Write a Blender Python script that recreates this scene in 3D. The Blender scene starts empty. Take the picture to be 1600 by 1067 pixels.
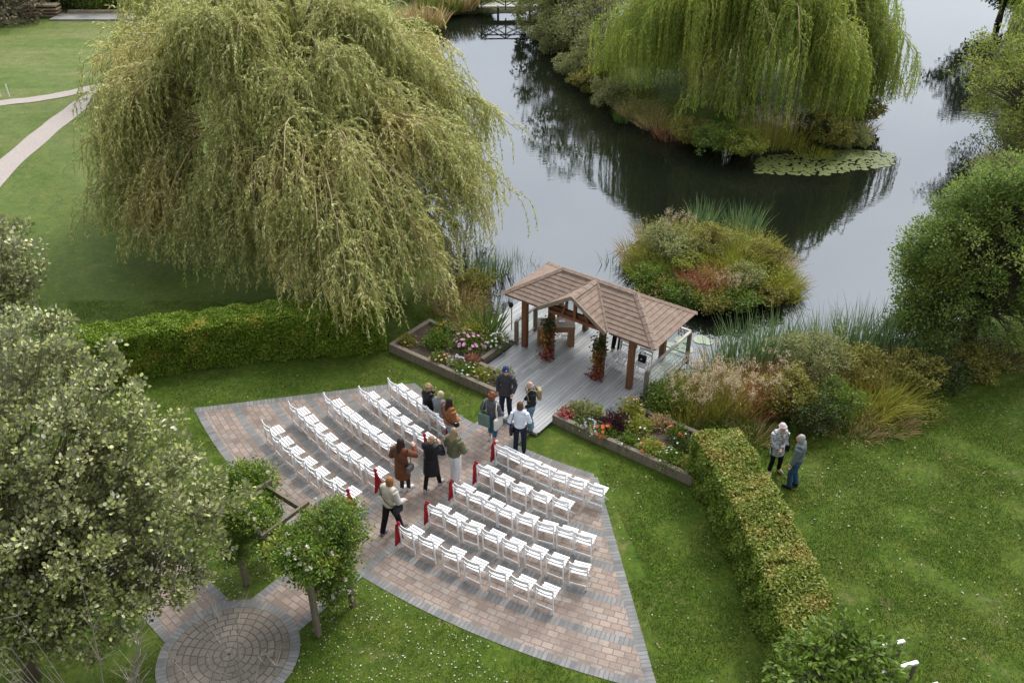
import bpy, math, random
import numpy as np
from mathutils import Vector, Matrix, Euler

# ------------------------------------------------------------------ camera, sky, sun, exposure
SC = bpy.context.scene
COL = SC.collection
CAM_Z = 16.0
PITCH = math.radians(32.6)
FPX = 1400.0                                   # focal length in photo pixels (photo is 1600 wide)
cam_d = bpy.data.cameras.new('camera')
cam = bpy.data.objects.new('camera', cam_d)
COL.objects.link(cam)
cam.location = (0, 0, CAM_Z)
cam.rotation_euler = (math.radians(90) - PITCH, 0, 0)
cam_d.sensor_width = 36.0
cam_d.lens = 36.0 * FPX / 1600.0
cam_d.clip_start = 0.1
cam_d.clip_end = 2000
SC.camera = cam

SUN_ELEV, SUN_AZ = math.radians(50), math.radians(35)   # azimuth clockwise from +Y
world = bpy.data.worlds.new('World')
SC.world = world
world.use_nodes = True
wn = world.node_tree
wn.nodes.clear()
def wnode(t, **k):
    n = wn.nodes.new(t)
    for a, b in k.items():
        setattr(n, a, b)
    return n
w_out = wnode('ShaderNodeOutputWorld')
w_bg = wnode('ShaderNodeBackground')
w_bg.inputs['Strength'].default_value = 0.15
w_sky = wnode('ShaderNodeTexSky', sky_type='NISHITA', sun_disc=False)
w_sky.sun_elevation = SUN_ELEV
w_sky.sun_rotation = SUN_AZ
w_sky.air_density = 1.0
w_sky.dust_density = 2.0
w_tc = wnode('ShaderNodeTexCoord')
w_map = wnode('ShaderNodeMapping')
w_map.inputs['Scale'].default_value = (1.0, 1.0, 2.2)
w_no = wnode('ShaderNodeTexNoise')
w_no.inputs['Scale'].default_value = 1.9
w_no.inputs['Detail'].default_value = 5
w_no.inputs['Roughness'].default_value = 0.55
w_rmp = wnode('ShaderNodeValToRGB')
w_rmp.color_ramp.elements[0].position = 0.3
w_rmp.color_ramp.elements[0].color = (3.1, 3.32, 3.65, 1)
w_rmp.color_ramp.elements[1].position = 0.72
w_rmp.color_ramp.elements[1].color = (5.2, 5.3, 5.45, 1)
w_mix = wnode('ShaderNodeMixRGB')
w_mix.inputs['Fac'].default_value = 0.92            # overcast: a cloud deck hides most of the blue
L_ = wn.links.new
L_(w_tc.outputs['Generated'], w_map.inputs['Vector'])
L_(w_map.outputs['Vector'], w_no.inputs['Vector'])
L_(w_no.outputs['Fac'], w_rmp.inputs['Fac'])
L_(w_sky.outputs['Color'], w_mix.inputs['Color1'])
L_(w_rmp.outputs['Color'], w_mix.inputs['Color2'])
# the cloud deck is brightest in the quarter of the sky where the sun stands behind it
w_nrm = wnode('ShaderNodeVectorMath', operation='NORMALIZE')
w_dot = wnode('ShaderNodeVectorMath', operation='DOT_PRODUCT')
w_dot.inputs[1].default_value = (math.sin(math.radians(12)) * math.cos(math.radians(28)), math.cos(math.radians(12)) * math.cos(math.radians(28)), math.sin(math.radians(28)))
w_glow = wnode('ShaderNodeMapRange', interpolation_type='SMOOTHSTEP')
for i_, v_ in ((1, 0.30), (2, 1.0), (3, 0.70), (4, 3.9)):
    w_glow.inputs[i_].default_value = v_
w_mul = wnode('ShaderNodeVectorMath', operation='SCALE')
L_(w_tc.outputs['Generated'], w_nrm.inputs[0])
L_(w_nrm.outputs[0], w_dot.inputs[0])
L_(w_dot.outputs['Value'], w_glow.inputs[0])
L_(w_mix.outputs['Color'], w_mul.inputs[0])
L_(w_glow.outputs[0], w_mul.inputs['Scale'])
L_(w_mul.outputs[0], w_bg.inputs['Color'])
L_(w_bg.outputs['Background'], w_out.inputs['Surface'])

sun_d = bpy.data.lights.new('sun', 'SUN')
sun_d.energy = 1.5
sun_d.angle = math.radians(14)
sun_d.color = (1.0, 0.945, 0.86)
sun = bpy.data.objects.new('sun', sun_d)
COL.objects.link(sun)
sdir = Vector((math.sin(SUN_AZ) * math.cos(SUN_ELEV), math.cos(SUN_AZ) * math.cos(SUN_ELEV), math.sin(SUN_ELEV)))
sun.rotation_euler = sdir.to_track_quat('Z', 'Y').to_euler()
sun.location = (40, 40, 60)

SC.view_settings.view_transform = 'Standard'
SC.view_settings.look = 'None'
SC.view_settings.exposure = 0.76
SC.view_settings.gamma = 1.0
SC.cycles.max_bounces = 8
SC.cycles.diffuse_bounces = 4
SC.cycles.glossy_bounces = 3
SC.cycles.transmission_bounces = 6
SC.cycles.transparent_max_bounces = 6
SC.cycles.use_denoising = True

rng = np.random.default_rng(7)
random.seed(7)

def at(x, y, z=0.0):
    """world point at height z that a sight line through photo pixel (x, y) meets"""
    X = (x - 800.0) / FPX
    Y = -(y - 533.5) / FPX
    c, s = math.cos(PITCH), math.sin(PITCH)
    d = (X, c + Y * s, -s + Y * c)
    t = (z - CAM_Z) / d[2]
    return Vector((d[0] * t, d[1] * t, z))

# ------------------------------------------------------------------ mesh helpers
class MB:
    """collects polygons; build() links them as ONE mesh object"""
    def __init__(self):
        self.v, self.f, self.m = [], [], []
        self.n = 0
    def add(self, verts, faces, mi=0):
        self.v.extend([tuple(p) for p in verts])
        self.f.extend([tuple(i + self.n for i in q) for q in faces])
        self.m.extend([mi] * len(faces))
        self.n += len(verts)
        return self
    def box(self, c, s, R=None, mi=0):
        x, y, z = s[0] / 2, s[1] / 2, s[2] / 2
        vs = [Vector(p) for p in ((-x, -y, -z), (x, -y, -z), (x, y, -z), (-x, y, -z), (-x, -y, z), (x, -y, z), (x, y, z), (-x, y, z))]
        if R is not None:
            vs = [R @ p for p in vs]
        c = Vector(c)
        return self.add([c + p for p in vs], [(3, 2, 1, 0), (4, 5, 6, 7), (0, 1, 5, 4), (1, 2, 6, 5), (2, 3, 7, 6), (3, 0, 4, 7)], mi)
    def beam(self, a, b, w, h, up=(0, 0, 1), mi=0):
        a, b = Vector(a), Vector(b)
        d = (b - a)
        L = d.length
        d = d.normalized()
        up = Vector(up)
        if abs(d.dot(up)) > 0.98:
            up = Vector((0, 1, 0)) if abs(d.y) < .9 else Vector((1, 0, 0))
        s = d.cross(up).normalized()
        u = s.cross(d).normalized()
        R = Matrix((s, d, u)).transposed()
        return self.box((a + b) / 2, (w, L, h), R, mi)
    def tube(self, pts, radii, n=8, caps=True, mi=0):
        pts = [Vector(p) for p in pts]
        if not hasattr(radii, '__len__'):
            radii = [radii] * len(pts)
        vs, fs = [], []
        t0 = (pts[1] - pts[0]).normalized()
        ref = Vector((0, 0, 1)) if abs(t0.z) < 0.9 else Vector((1, 0, 0))
        s = t0.cross(ref).normalized()
        for i, p in enumerate(pts):
            a = pts[max(0, i - 1)]
            b = pts[min(len(pts) - 1, i + 1)]
            t = (b - a).normalized()
            s = (s - t * s.dot(t)).normalized()
            u = t.cross(s)
            for k in range(n):
                q = 2 * math.pi * k / n
                vs.append(p + (s * math.cos(q) + u * math.sin(q)) * radii[i])
        for i in range(len(pts) - 1):
            for k in range(n):
                k2 = (k + 1) % n
                fs.append((i * n + k, i * n + k2, (i + 1) * n + k2, (i + 1) * n + k))
        if caps:
            fs.append(tuple(range(n - 1, -1, -1)))
            e = (len(pts) - 1) * n
            fs.append(tuple(range(e, e + n)))
        return self.add(vs, fs, mi)
    def ball(self, c, r, n=10, m=7, sc=(1, 1, 1), R=None, mi=0):
        vs, fs = [], []
        c = Vector(c)
        for j in range(m + 1):
            th = math.pi * j / m
            for k in range(n):
                q = 2 * math.pi * k / n
                p = Vector((r * sc[0] * math.sin(th) * math.cos(q), r * sc[1] * math.sin(th) * math.sin(q), r * sc[2] * math.cos(th)))
                if R is not None:
                    p = R @ p
                vs.append(c + p)
        for j in range(m):
            for k in range(n):
                k2 = (k + 1) % n
                fs.append((j * n + k, (j + 1) * n + k, (j + 1) * n + k2, j * n + k2))
        return self.add(vs, fs, mi)
    def prism(self, poly, z0, z1, mi=0):
        n = len(poly)
        vs = [(p[0], p[1], z0) for p in poly] + [(p[0], p[1], z1) for p in poly]
        fs = [tuple(range(n - 1, -1, -1)), tuple(range(n, 2 * n))]
        fs += [(i, (i + 1) % n, n + (i + 1) % n, n + i) for i in range(n)]
        return self.add(vs, fs, mi)
    def mesh(self, name, mats):
        me = bpy.data.meshes.new(name)
        me.from_pydata(self.v, [], self.f)
        for m in (mats if isinstance(mats, (list, tuple)) else [mats]):
            me.materials.append(m)
        if any(self.m):
            me.polygons.foreach_set('material_index', self.m)
        me.update()
        return me
    def build(self, name, mats, parent=None, smooth=False, bevel=0):
        me = self.mesh(name, mats)
        if smooth:
            me.polygons.foreach_set('use_smooth', [True] * len(me.polygons))
        o = bpy.data.objects.new(name, me)
        COL.objects.link(o)
        if parent is not None:
            o.parent = parent
        if bevel:
            b = o.modifiers.new('bevel', 'BEVEL')
            b.width = bevel
            b.segments = 2
            b.limit_method = 'ANGLE'
        return o

def fast_mesh(name, verts, quads, mats, mi=None, smooth=False):
    """numpy verts (n,3), quads (m,4) -> mesh"""
    me = bpy.data.meshes.new(name)
    nv, nq = len(verts), len(quads)
    me.vertices.add(nv)
    me.vertices.foreach_set('co', np.ascontiguousarray(verts, dtype=np.float32).ravel())
    me.loops.add(nq * 4)
    me.loops.foreach_set('vertex_index', np.ascontiguousarray(quads, dtype=np.int32).ravel())
    me.polygons.add(nq)
    me.polygons.foreach_set('loop_start', np.arange(0, nq * 4, 4, dtype=np.int32))
    for m in (mats if isinstance(mats, (list, tuple)) else [mats]):
        me.materials.append(m)
    if mi is not None:
        me.polygons.foreach_set('material_index', np.ascontiguousarray(mi, dtype=np.int32))
    if smooth:
        me.polygons.foreach_set('use_smooth', np.ones(nq, dtype=bool))
    me.update(calc_edges=True)
    return me

def link(name, me, parent=None, loc=None, rz=0.0, scale=1.0):
    o = bpy.data.objects.new(name, me)
    COL.objects.link(o)
    if parent is not None:
        o.parent = parent
    if loc is not None:
        o.location = loc
    o.rotation_euler[2] = rz
    if scale != 1.0:
        o.scale = (scale,) * 3
    return o

def tag(o, label=None, cat=None, group=None, kind=None):
    if label: o['label'] = label
    if cat: o['category'] = cat
    if group: o['group'] = group
    if kind: o['kind'] = kind
    return o

def thing(name, label, cat, loc=(0, 0, 0), rz=0.0, group=None):
    o = bpy.data.objects.new(name, None)
    o.empty_display_size = 0.2
    COL.objects.link(o)
    o.location = loc
    o.rotation_euler[2] = rz
    return tag(o, label, cat, group)

def copy_tree(o, parent=None):
    c = o.copy()
    COL.objects.link(c)
    if parent is not None:
        c.parent = parent
    for ch in list(o.children):
        copy_tree(ch, c)
    return c

def unit(a):
    return a / np.maximum(np.linalg.norm(a, axis=-1, keepdims=True), 1e-9)

def rand_dirs(n, r=None):
    r = r or rng
    return unit(r.normal(size=(n, 3)))

def leaves(P, D, N, L, W, oval=True, fold=0.12):
    """leaf blades: base points P, directions D, facing normals N -> verts, quads"""
    n = len(P)
    D = unit(D)
    S = unit(np.cross(D, N))
    U = np.cross(S, D)
    L = np.broadcast_to(np.asarray(L, float), (n,))[:, None]
    W = np.broadcast_to(np.asarray(W, float), (n,))[:, None]
    if oval:
        lift = U * L * fold
        v = np.stack([P, P + D * L * .28 + S * W * .42 + lift, P + D * L * .66 + S * W * .46 + lift, P + D * L,
                      P + D * L * .66 - S * W * .46 + lift, P + D * L * .28 - S * W * .42 + lift], 1).reshape(-1, 3)
        b = (np.arange(n) * 6)[:, None]
        q = np.concatenate([b + np.array([0, 1, 2, 3]), b + np.array([0, 3, 4, 5])], 1).reshape(-1, 4)
    else:
        v = np.stack([P, P + D * L * .45 + S * W * .5, P + D * L, P + D * L * .45 - S * W * .5], 1).reshape(-1, 3)
        q = np.arange(n * 4).reshape(-1, 4)
    return v, q

def blades(P, D0, L, W, bend, r=None, seg=4):
    """grass blades: base P, start direction D0, length, width, bend = how far the tip falls"""
    r = r or rng
    n = len(P)
    D = unit(D0.copy())
    L = np.broadcast_to(np.asarray(L, float), (n,))[:, None]
    W = np.broadcast_to(np.asarray(W, float), (n,))[:, None]
    bend = np.broadcast_to(np.asarray(bend, float), (n,))[:, None]
    S = unit(np.cross(D, rand_dirs(n, r)))
    p = P.copy()
    rows = []
    for k in range(seg + 1):
        t = k / seg
        w = W * (1.0 - .93 * t ** 1.6) * .5
        rows.append(p + S * w)
        rows.append(p - S * w)
        p = p + D * L / seg
        D = unit(D + np.array([0, 0, -1.0]) * bend * (0.25 + t) * .6)
    v = np.stack(rows, 1).reshape(-1, 3)
    b = (np.arange(n) * (2 * (seg + 1)))[:, None]
    q = np.concatenate([b + np.array([2 * k, 2 * k + 1, 2 * k + 3, 2 * k + 2]) for k in range(seg)], 1).reshape(-1, 4)
    return v, q

def tubes_np(P, R, sides=3):
    """many thin tubes: P (n,k,3), R (n,k)"""
    n, k, _ = P.shape
    T = unit(np.gradient(P, axis=1))
    ref = np.where(np.abs(T[..., 2:3]) < .9, np.array([0, 0, 1.0]), np.array([1.0, 0, 0]))
    S = unit(np.cross(T, ref))
    U = np.cross(T, S)
    rings = []
    for j in range(sides):
        a = 2 * math.pi * j / sides
        rings.append(P + (S * math.cos(a) + U * math.sin(a)) * R[..., None])
    V = np.stack(rings, 2)                     # n,k,sides,3
    idx = np.arange(n * k * sides).reshape(n, k, sides)
    qs = []
    for j in range(sides):
        j2 = (j + 1) % sides
        qs.append(np.stack([idx[:, :-1, j], idx[:, :-1, j2], idx[:, 1:, j2], idx[:, 1:, j]], -1))
    return V.reshape(-1, 3), np.stack(qs, 2).reshape(-1, 4)

def cat_vq(parts):
    vs, qs, n = [], [], 0
    for v, q in parts:
        vs.append(v)
        qs.append(q + n)
        n += len(v)
    return np.concatenate(vs), np.concatenate(qs)

# ------------------------------------------------------------------ materials
def new_mat(name):
    m = bpy.data.materials.new(name)
    m.use_nodes = True
    nt = m.node_tree
    nt.nodes.clear()
    return m, nt, nt.links.new

def N(nt, t, **k):
    n = nt.nodes.new(t)
    for a, b in k.items():
        if a == 'ins':
            for i, val in b.items():
                n.inputs[i].default_value = val
        else:
            setattr(n, a, b)
    return n

def ramp(nt, stops):
    r = N(nt, 'ShaderNodeValToRGB')
    e = r.color_ramp.elements
    while len(e) < len(stops):
        e.new(0.5)
    for i, (p, c) in enumerate(stops):
        e[i].position = p
        e[i].color = (c[0], c[1], c[2], 1)
    return r

def plain(name, col, rough=0.6, var=0.25, scale=6.0, metal=0.0, spec=0.4, bump=0.0, bscale=60.0, stretch=None):
    """a solid surface whose own colour wanders a little"""
    m, nt, L = new_mat(name)
    out = N(nt, 'ShaderNodeOutputMaterial')
    b = N(nt, 'ShaderNodeBsdfPrincipled', ins={'Roughness': rough, 'Metallic': metal})
    b.inputs['Specular IOR Level'].default_value = spec
    tc = N(nt, 'ShaderNodeTexCoord')
    src = tc.outputs['Object']
    if stretch:
        mp = N(nt, 'ShaderNodeMapping', ins={'Scale': stretch})
        L(src, mp.inputs['Vector'])
        src = mp.outputs['Vector']
    no = N(nt, 'ShaderNodeTexNoise', ins={'Scale': scale, 'Detail': 6, 'Roughness': .6})
    L(src, no.inputs['Vector'])
    lo = [max(0, c * (1 - var)) for c in col]
    hi = [min(1, c * (1 + var)) for c in col]
    r = ramp(nt, [(.3, lo), (.7, hi)])
    L(no.outputs['Fac'], r.inputs['Fac'])
    L(r.outputs['Color'], b.inputs['Base Color'])
    if bump:
        n2 = N(nt, 'ShaderNodeTexNoise', ins={'Scale': bscale, 'Detail': 4})
        L(src, n2.inputs['Vector'])
        bp = N(nt, 'ShaderNodeBump', ins={'Strength': bump, 'Distance': 0.02})
        L(n2.outputs['Fac'], bp.inputs['Height'])
        L(bp.outputs['Normal'], b.inputs['Normal'])
    L(b.outputs['BSDF'], out.inputs['Surface'])
    return m

# how much paler than the first colour chosen each kind of leaf turned out to be
GAIN = dict(willow_leaf=(2.35, 2.35, 2.6), green_willow_leaf=(2.6, 2.75, 1.9), bank_tree_leaf=(2.2, 2.15, 1.75), yellowing_leaf=(2.0, 2.0, 1.3), beech_hedge_leaf=(2.1, 2.2, 1.3),
            autumn_hedge_leaf=(1.8, 1.85, 1.35), hedge_side_leaf=(1.9, 2.0, 1.3), green_leaf=(1.8, 1.8, 1.25), grey_green_leaf=(1.9, 1.85, 1.4), olive_leaf=(2.1, 1.9, 1.45),
            lime_leaf=(1.5, 1.45, 1.2), sedge_leaf=(1.85, 1.7, 1.2), dry_grass=(1.65, 1.5, 1.3), rusty_stems=(1.9, 1.5, 1.3), red_leaf=(1.6, 1.5, 1.4), seed_plume=(1.15, 1.10, .90),
            reed_leaf=(1.4, 1.5, 1.3), rose_leaf=(1.6, 1.65, 1.05), cherry_leaf=(1.5, 1.5, 1.05), whitebeam_leaf=(2.5, 2.45, 1.85), lawn_blade=(1.02, 1.06, .58), tall_grass=(1.45, 1.4, 1.1), dark_leaf=(1.4, 1.35, 1.1))
def leaf_mat(name, stops, patch=None, patch_scale=0.5, patch_lo=.5, patch_hi=.65, trans=.4, rough=.5, spec=.35, under=None):
    """each leaf (mesh island) draws its colour from stops; patch = second palette in drifts; under = colour of leaf undersides"""
    g_ = GAIN.get(name, (1, 1, 1))
    tint = lambda st: [(p, tuple(min(.8, a * b) for a, b in zip(c, g_))) for p, c in st]
    stops = tint(stops)
    patch = tint(patch) if patch else None
    m, nt, L = new_mat(name)
    out = N(nt, 'ShaderNodeOutputMaterial')
    geo = N(nt, 'ShaderNodeNewGeometry')
    r = ramp(nt, stops)
    L(geo.outputs['Random Per Island'], r.inputs['Fac'])
    c = r.outputs['Color']
    if patch:
        tc = N(nt, 'ShaderNodeTexCoord')
        no = N(nt, 'ShaderNodeTexNoise', ins={'Scale': patch_scale, 'Detail': 3})
        L(tc.outputs['Object'], no.inputs['Vector'])
        rr = ramp(nt, [(patch_lo, (0, 0, 0)), (patch_hi, (1, 1, 1))])
        L(no.outputs['Fac'], rr.inputs['Fac'])
        r2 = ramp(nt, patch)
        L(geo.outputs['Random Per Island'], r2.inputs['Fac'])
        mx = N(nt, 'ShaderNodeMixRGB')
        L(rr.outputs['Color'], mx.inputs['Fac'])
        L(c, mx.inputs['Color1'])
        L(r2.outputs['Color'], mx.inputs['Color2'])
        c = mx.outputs['Color']
    if under:
        mu = N(nt, 'ShaderNodeMixRGB')
        mu.inputs['Color2'].default_value = (*under, 1)
        L(geo.outputs['Backfacing'], mu.inputs['Fac'])
        L(c, mu.inputs['Color1'])
        c = mu.outputs['Color']
    b = N(nt, 'ShaderNodeBsdfPrincipled', ins={'Roughness': rough})
    b.inputs['Specular IOR Level'].default_value = spec
    L(c, b.inputs['Base Color'])
    if trans:
        t = N(nt, 'ShaderNodeBsdfTranslucent')
        L(c, t.inputs['Color'])
        ms = N(nt, 'ShaderNodeMixShader', ins={'Fac': trans})
        L(b.outputs['BSDF'], ms.inputs[1])
        L(t.outputs['BSDF'], ms.inputs[2])
        L(ms.outputs['Shader'], out.inputs['Surface'])
    else:
        L(b.outputs['BSDF'], out.inputs['Surface'])
    return m
# ------------------------------------------------------------------ shared local frame: u runs up the aisle to the pond, v across it
O_ = Vector((0.42, 24.57, 0))
U_ = Vector((0.6, 0.8, 0))
V_ = Vector((0.8, -0.6, 0))
def uv(u, v, z=0.0):
    return O_ + U_ * u + V_ * v + Vector((0, 0, z))
RZ_UV = math.atan2(-0.6, 0.8)                  # turns local x onto v, local y onto u
AX = 1.97                                      # v of the aisle's middle line

WATER_Z = -0.35
POND = [(-1.6, 28.2), (-1.9, 30), (-2.2, 33), (-4.2, 38), (-6.0, 46), (-8.0, 55), (-9.2, 62), (-8.4, 68), (-6.4, 72.5),
        (-3.0, 73.2), (1.0, 74.2), (3.4, 76), (5, 82), (14, 92), (30, 97), (46, 96), (47, 88), (42.5, 80), (38, 71), (31.5, 60),
        (28, 53), (26, 47), (24, 41), (21, 35), (18, 29.5), (15.2, 26.6), (12.4, 25.7), (9.2, 24.9), (7.0, 24.4),
        (5.8, 23.4), (4.5, 24.0), (2.5, 25.6), (0.3, 27.2)]
ISLE_BIG = [(5.3, 51.2), (6.0, 48.6), (7.2, 46.4), (9.2, 44.3), (11.5, 43.2), (14.2, 42.9), (17.0, 43.6), (19.0, 46.2), (20.4, 50), (20.8, 55),
            (20.2, 60), (17.5, 64.5), (12, 67), (7.5, 70), (3.4, 73.5), (1.5, 72.5), (1.7, 69), (2.6, 64), (3.4, 59), (4.6, 54.5)]
ISLE_SMALL = [(4.6, 31.6), (4.9, 29.8), (5.8, 28.3), (7.1, 27.6), (8.7, 27.7), (10.0, 28.6), (10.7, 30.0), (10.9, 31.7), (10.3, 33.3), (9.2, 34.4),
              (7.6, 34.8), (6.0, 34.3), (5.0, 33.2)]

def poly_sd(X, Y, poly):
    """signed distance, negative inside"""
    P = np.array(poly, float)
    Q = np.roll(P, -1, axis=0)
    best = np.full(X.shape, 1e9)
    inside = np.zeros(X.shape, bool)
    for (ax, ay), (bx, by) in zip(P, Q):
        ex, ey = bx - ax, by - ay
        t = np.clip(((X - ax) * ex + (Y - ay) * ey) / (ex * ex + ey * ey), 0, 1)
        best = np.minimum(best, (X - ax - t * ex) ** 2 + (Y - ay - t * ey) ** 2)
        c = ((ay > Y) != (by > Y)) & (X < (bx - ax) * (Y - ay) / (by - ay + 1e-12) + ax)
        inside ^= c
    d = np.sqrt(best)
    return np.where(inside, -d, d)

def ground_z(X, Y):
    X, Y = np.asarray(X, float), np.asarray(Y, float)
    dp = poly_sd(X, Y, POND)
    db = poly_sd(X, Y, ISLE_BIG)
    ds = poly_sd(X, Y, ISLE_SMALL)
    land = np.maximum(dp, np.maximum(-db, -ds))      # > 0 on land
    wob = 0.12 * np.sin(X * 1.9 + 1.3 * np.sin(Y * 1.1)) * np.sin(Y * 1.7 + X * .6)
    land = land + wob
    s = np.clip((land + 0.1) / 1.5, 0, 1)
    z = WATER_Z - 0.06 + (0.06 - WATER_Z) * s * s * (3 - 2 * s)
    z = np.where(land < -.1, WATER_Z - .06 + np.maximum(land + .1, -2) * .5, z)
    z = z + np.where(ds < 0, 0.5 * np.clip(-ds / 2.6, 0, 1) ** .8, 0)
    z = z + np.where(db < 0, 0.35 * np.clip(-db / 4, 0, 1), 0)
    return z

def gz(x, y):
    return float(ground_z(np.array([x]), np.array([y]))[0])

# ---- ground
def lawn_mat():
    m, nt, L = new_mat('lawn')
    out = N(nt, 'ShaderNodeOutputMaterial')
    b = N(nt, 'ShaderNodeBsdfPrincipled', ins={'Roughness': .85})
    b.inputs['Specular IOR Level'].default_value = .15
    tc = N(nt, 'ShaderNodeTexCoord')
    P = tc.outputs['Object']
    def noise(scale, detail=3, rough=.5, vec=P):
        n = N(nt, 'ShaderNodeTexNoise', ins={'Scale': scale, 'Detail': detail, 'Roughness': rough})
        L(vec, n.inputs['Vector'])
        return n.outputs['Fac']
    def mixc(f, a, b2, mode='MIX'):
        x = N(nt, 'ShaderNodeMixRGB', blend_type=mode)
        for s, val in ((0, f), (1, a), (2, b2)):
            if isinstance(val, (int, float)): x.inputs[s].default_value = val
            elif isinstance(val, tuple): x.inputs[s].default_value = (*val, 1)
            else: L(val, x.inputs[s])
        return x.outputs[0]
    def rmp(f, stops):
        r = ramp(nt, stops)
        L(f, r.inputs['Fac'])
        return r.outputs['Color']
    # blade-scale mottling, clump-scale and patch-scale variation of the turf's own colour
    fine = rmp(noise(38, 4, .7), [(.3, (.022, .046, .003)), (.52, (.057, .100, .008)), (.75, (.118, .162, .022))])
    mid = rmp(noise(3.2, 5, .65), [(.33, (.028, .065, .004)), (.55, (.064, .108, .010)), (.74, (.130, .146, .027))])
    c = mixc(.5, fine, mid)
    big = rmp(noise(.42, 4, .6), [(.42, (0, 0, 0)), (.66, (1, 1, 1))])
    bigf = N(nt, 'ShaderNodeMath', operation='MULTIPLY', ins={1: .5})
    L(big, bigf.inputs[0])
    c = mixc(bigf.outputs[0], c, mixc(.5, fine, (.130, .124, .034)))
    # worn, dry spots
    dry = rmp(noise(.9, 6, .7), [(.575, (0, 0, 0)), (.70, (1, 1, 1))])
    dryf = N(nt, 'ShaderNodeMath', operation='MULTIPLY', ins={1: .55})
    L(dry, dryf.inputs[0])
    c = mixc(dryf.outputs[0], c, (.17, .145, .07))
    # mown stripes and turf that turns paler towards the far left lawn
    sep = N(nt, 'ShaderNodeSeparateXYZ')
    L(P, sep.inputs[0])
    far = N(nt, 'ShaderNodeMapRange', ins={1: 30, 2: 58, 3: 0, 4: .95})
    L(sep.outputs['Y'], far.inputs[0])
    lft = N(nt, 'ShaderNodeMapRange', ins={1: -3, 2: -14, 3: 0, 4: 1})
    L(sep.outputs['X'], lft.inputs[0])
    fl = N(nt, 'ShaderNodeMath', operation='MULTIPLY')
    L(far.outputs[0], fl.inputs[0])
    L(lft.outputs[0], fl.inputs[1])
    mp = N(nt, 'ShaderNodeMapping', ins={'Scale': (.25, 1.0, 1)})
    L(P, mp.inputs['Vector'])
    palec = rmp(noise(.35, 5, .65, mp.outputs['Vector']), [(.38, (.085, .135, .026)), (.52, (.165, .185, .065)), (.66, (.25, .215, .12))])
    c = mixc(fl.outputs[0], c, mixc(.4, palec, fine, 'MIX'))
    wv = N(nt, 'ShaderNodeTexWave', wave_type='BANDS', bands_direction='DIAGONAL', ins={'Scale': .11, 'Distortion': 1.5, 'Detail': 2})
    L(P, wv.inputs['Vector'])
    wf = N(nt, 'ShaderNodeMath', operation='MULTIPLY')
    L(wv.outputs['Fac'], wf.inputs[0])
    L(lft.outputs[0], wf.inputs[1])
    wf2 = N(nt, 'ShaderNodeMath', operation='MULTIPLY', ins={1: .45})
    L(wf.outputs[0], wf2.inputs[0])
    c = mixc(wf2.outputs[0], c, mixc(.5, c, (.12, .165, .045)))
    # tussocks: hand-sized clumps, some lusher, some thinner and paler
    t1 = rmp(noise(7.5, 6, .72), [(.30, (.62, .66, .60)), (.5, (1.0, 1.0, 1.0)), (.72, (1.50, 1.36, 1.30))])
    c = mixc(1.0, c, t1, 'MULTIPLY')
    t2 = rmp(noise(1.7, 6, .75), [(.34, (.74, .78, .74)), (.52, (1.0, 1.0, 1.0)), (.70, (1.34, 1.20, 1.12))])
    c = mixc(1.0, c, t2, 'MULTIPLY')
    # bare mud under the water and along the bank
    mud = N(nt, 'ShaderNodeMapRange', ins={1: -.12, 2: -.3, 3: 0, 4: 1})
    L(sep.outputs['Z'], mud.inputs[0])
    c = mixc(mud.outputs[0], c, (.030, .026, .015))
    L(c, b.inputs['Base Color'])
    bp = N(nt, 'ShaderNodeBump', ins={'Strength': .6, 'Distance': .05})
    L(noise(45, 4, .7), bp.inputs['Height'])
    L(bp.outputs['Normal'], b.inputs['Normal'])
    L(b.outputs['BSDF'], out.inputs['Surface'])
    return m
M_LAWN = lawn_mat()

xs = np.concatenate([np.linspace(-420, -64, 14), np.arange(-60, 62.01, .4), np.linspace(66, 420, 14)])
ys = np.concatenate([np.linspace(-120, 4, 10), np.arange(6, 100.01, .4), np.linspace(104, 620, 16)])
GX, GY = np.meshgrid(xs, ys)
GZ = ground_z(GX, GY)
gv = np.stack([GX, GY, GZ], -1).reshape(-1, 3)
ii = np.arange(len(xs) * len(ys)).reshape(len(ys), len(xs))
gq = np.stack([ii[:-1, :-1], ii[:-1, 1:], ii[1:, 1:], ii[1:, :-1]], -1).reshape(-1, 4)
tag(link('ground', fast_mesh('ground', gv, gq, M_LAWN, smooth=True)), kind='structure')

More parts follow.
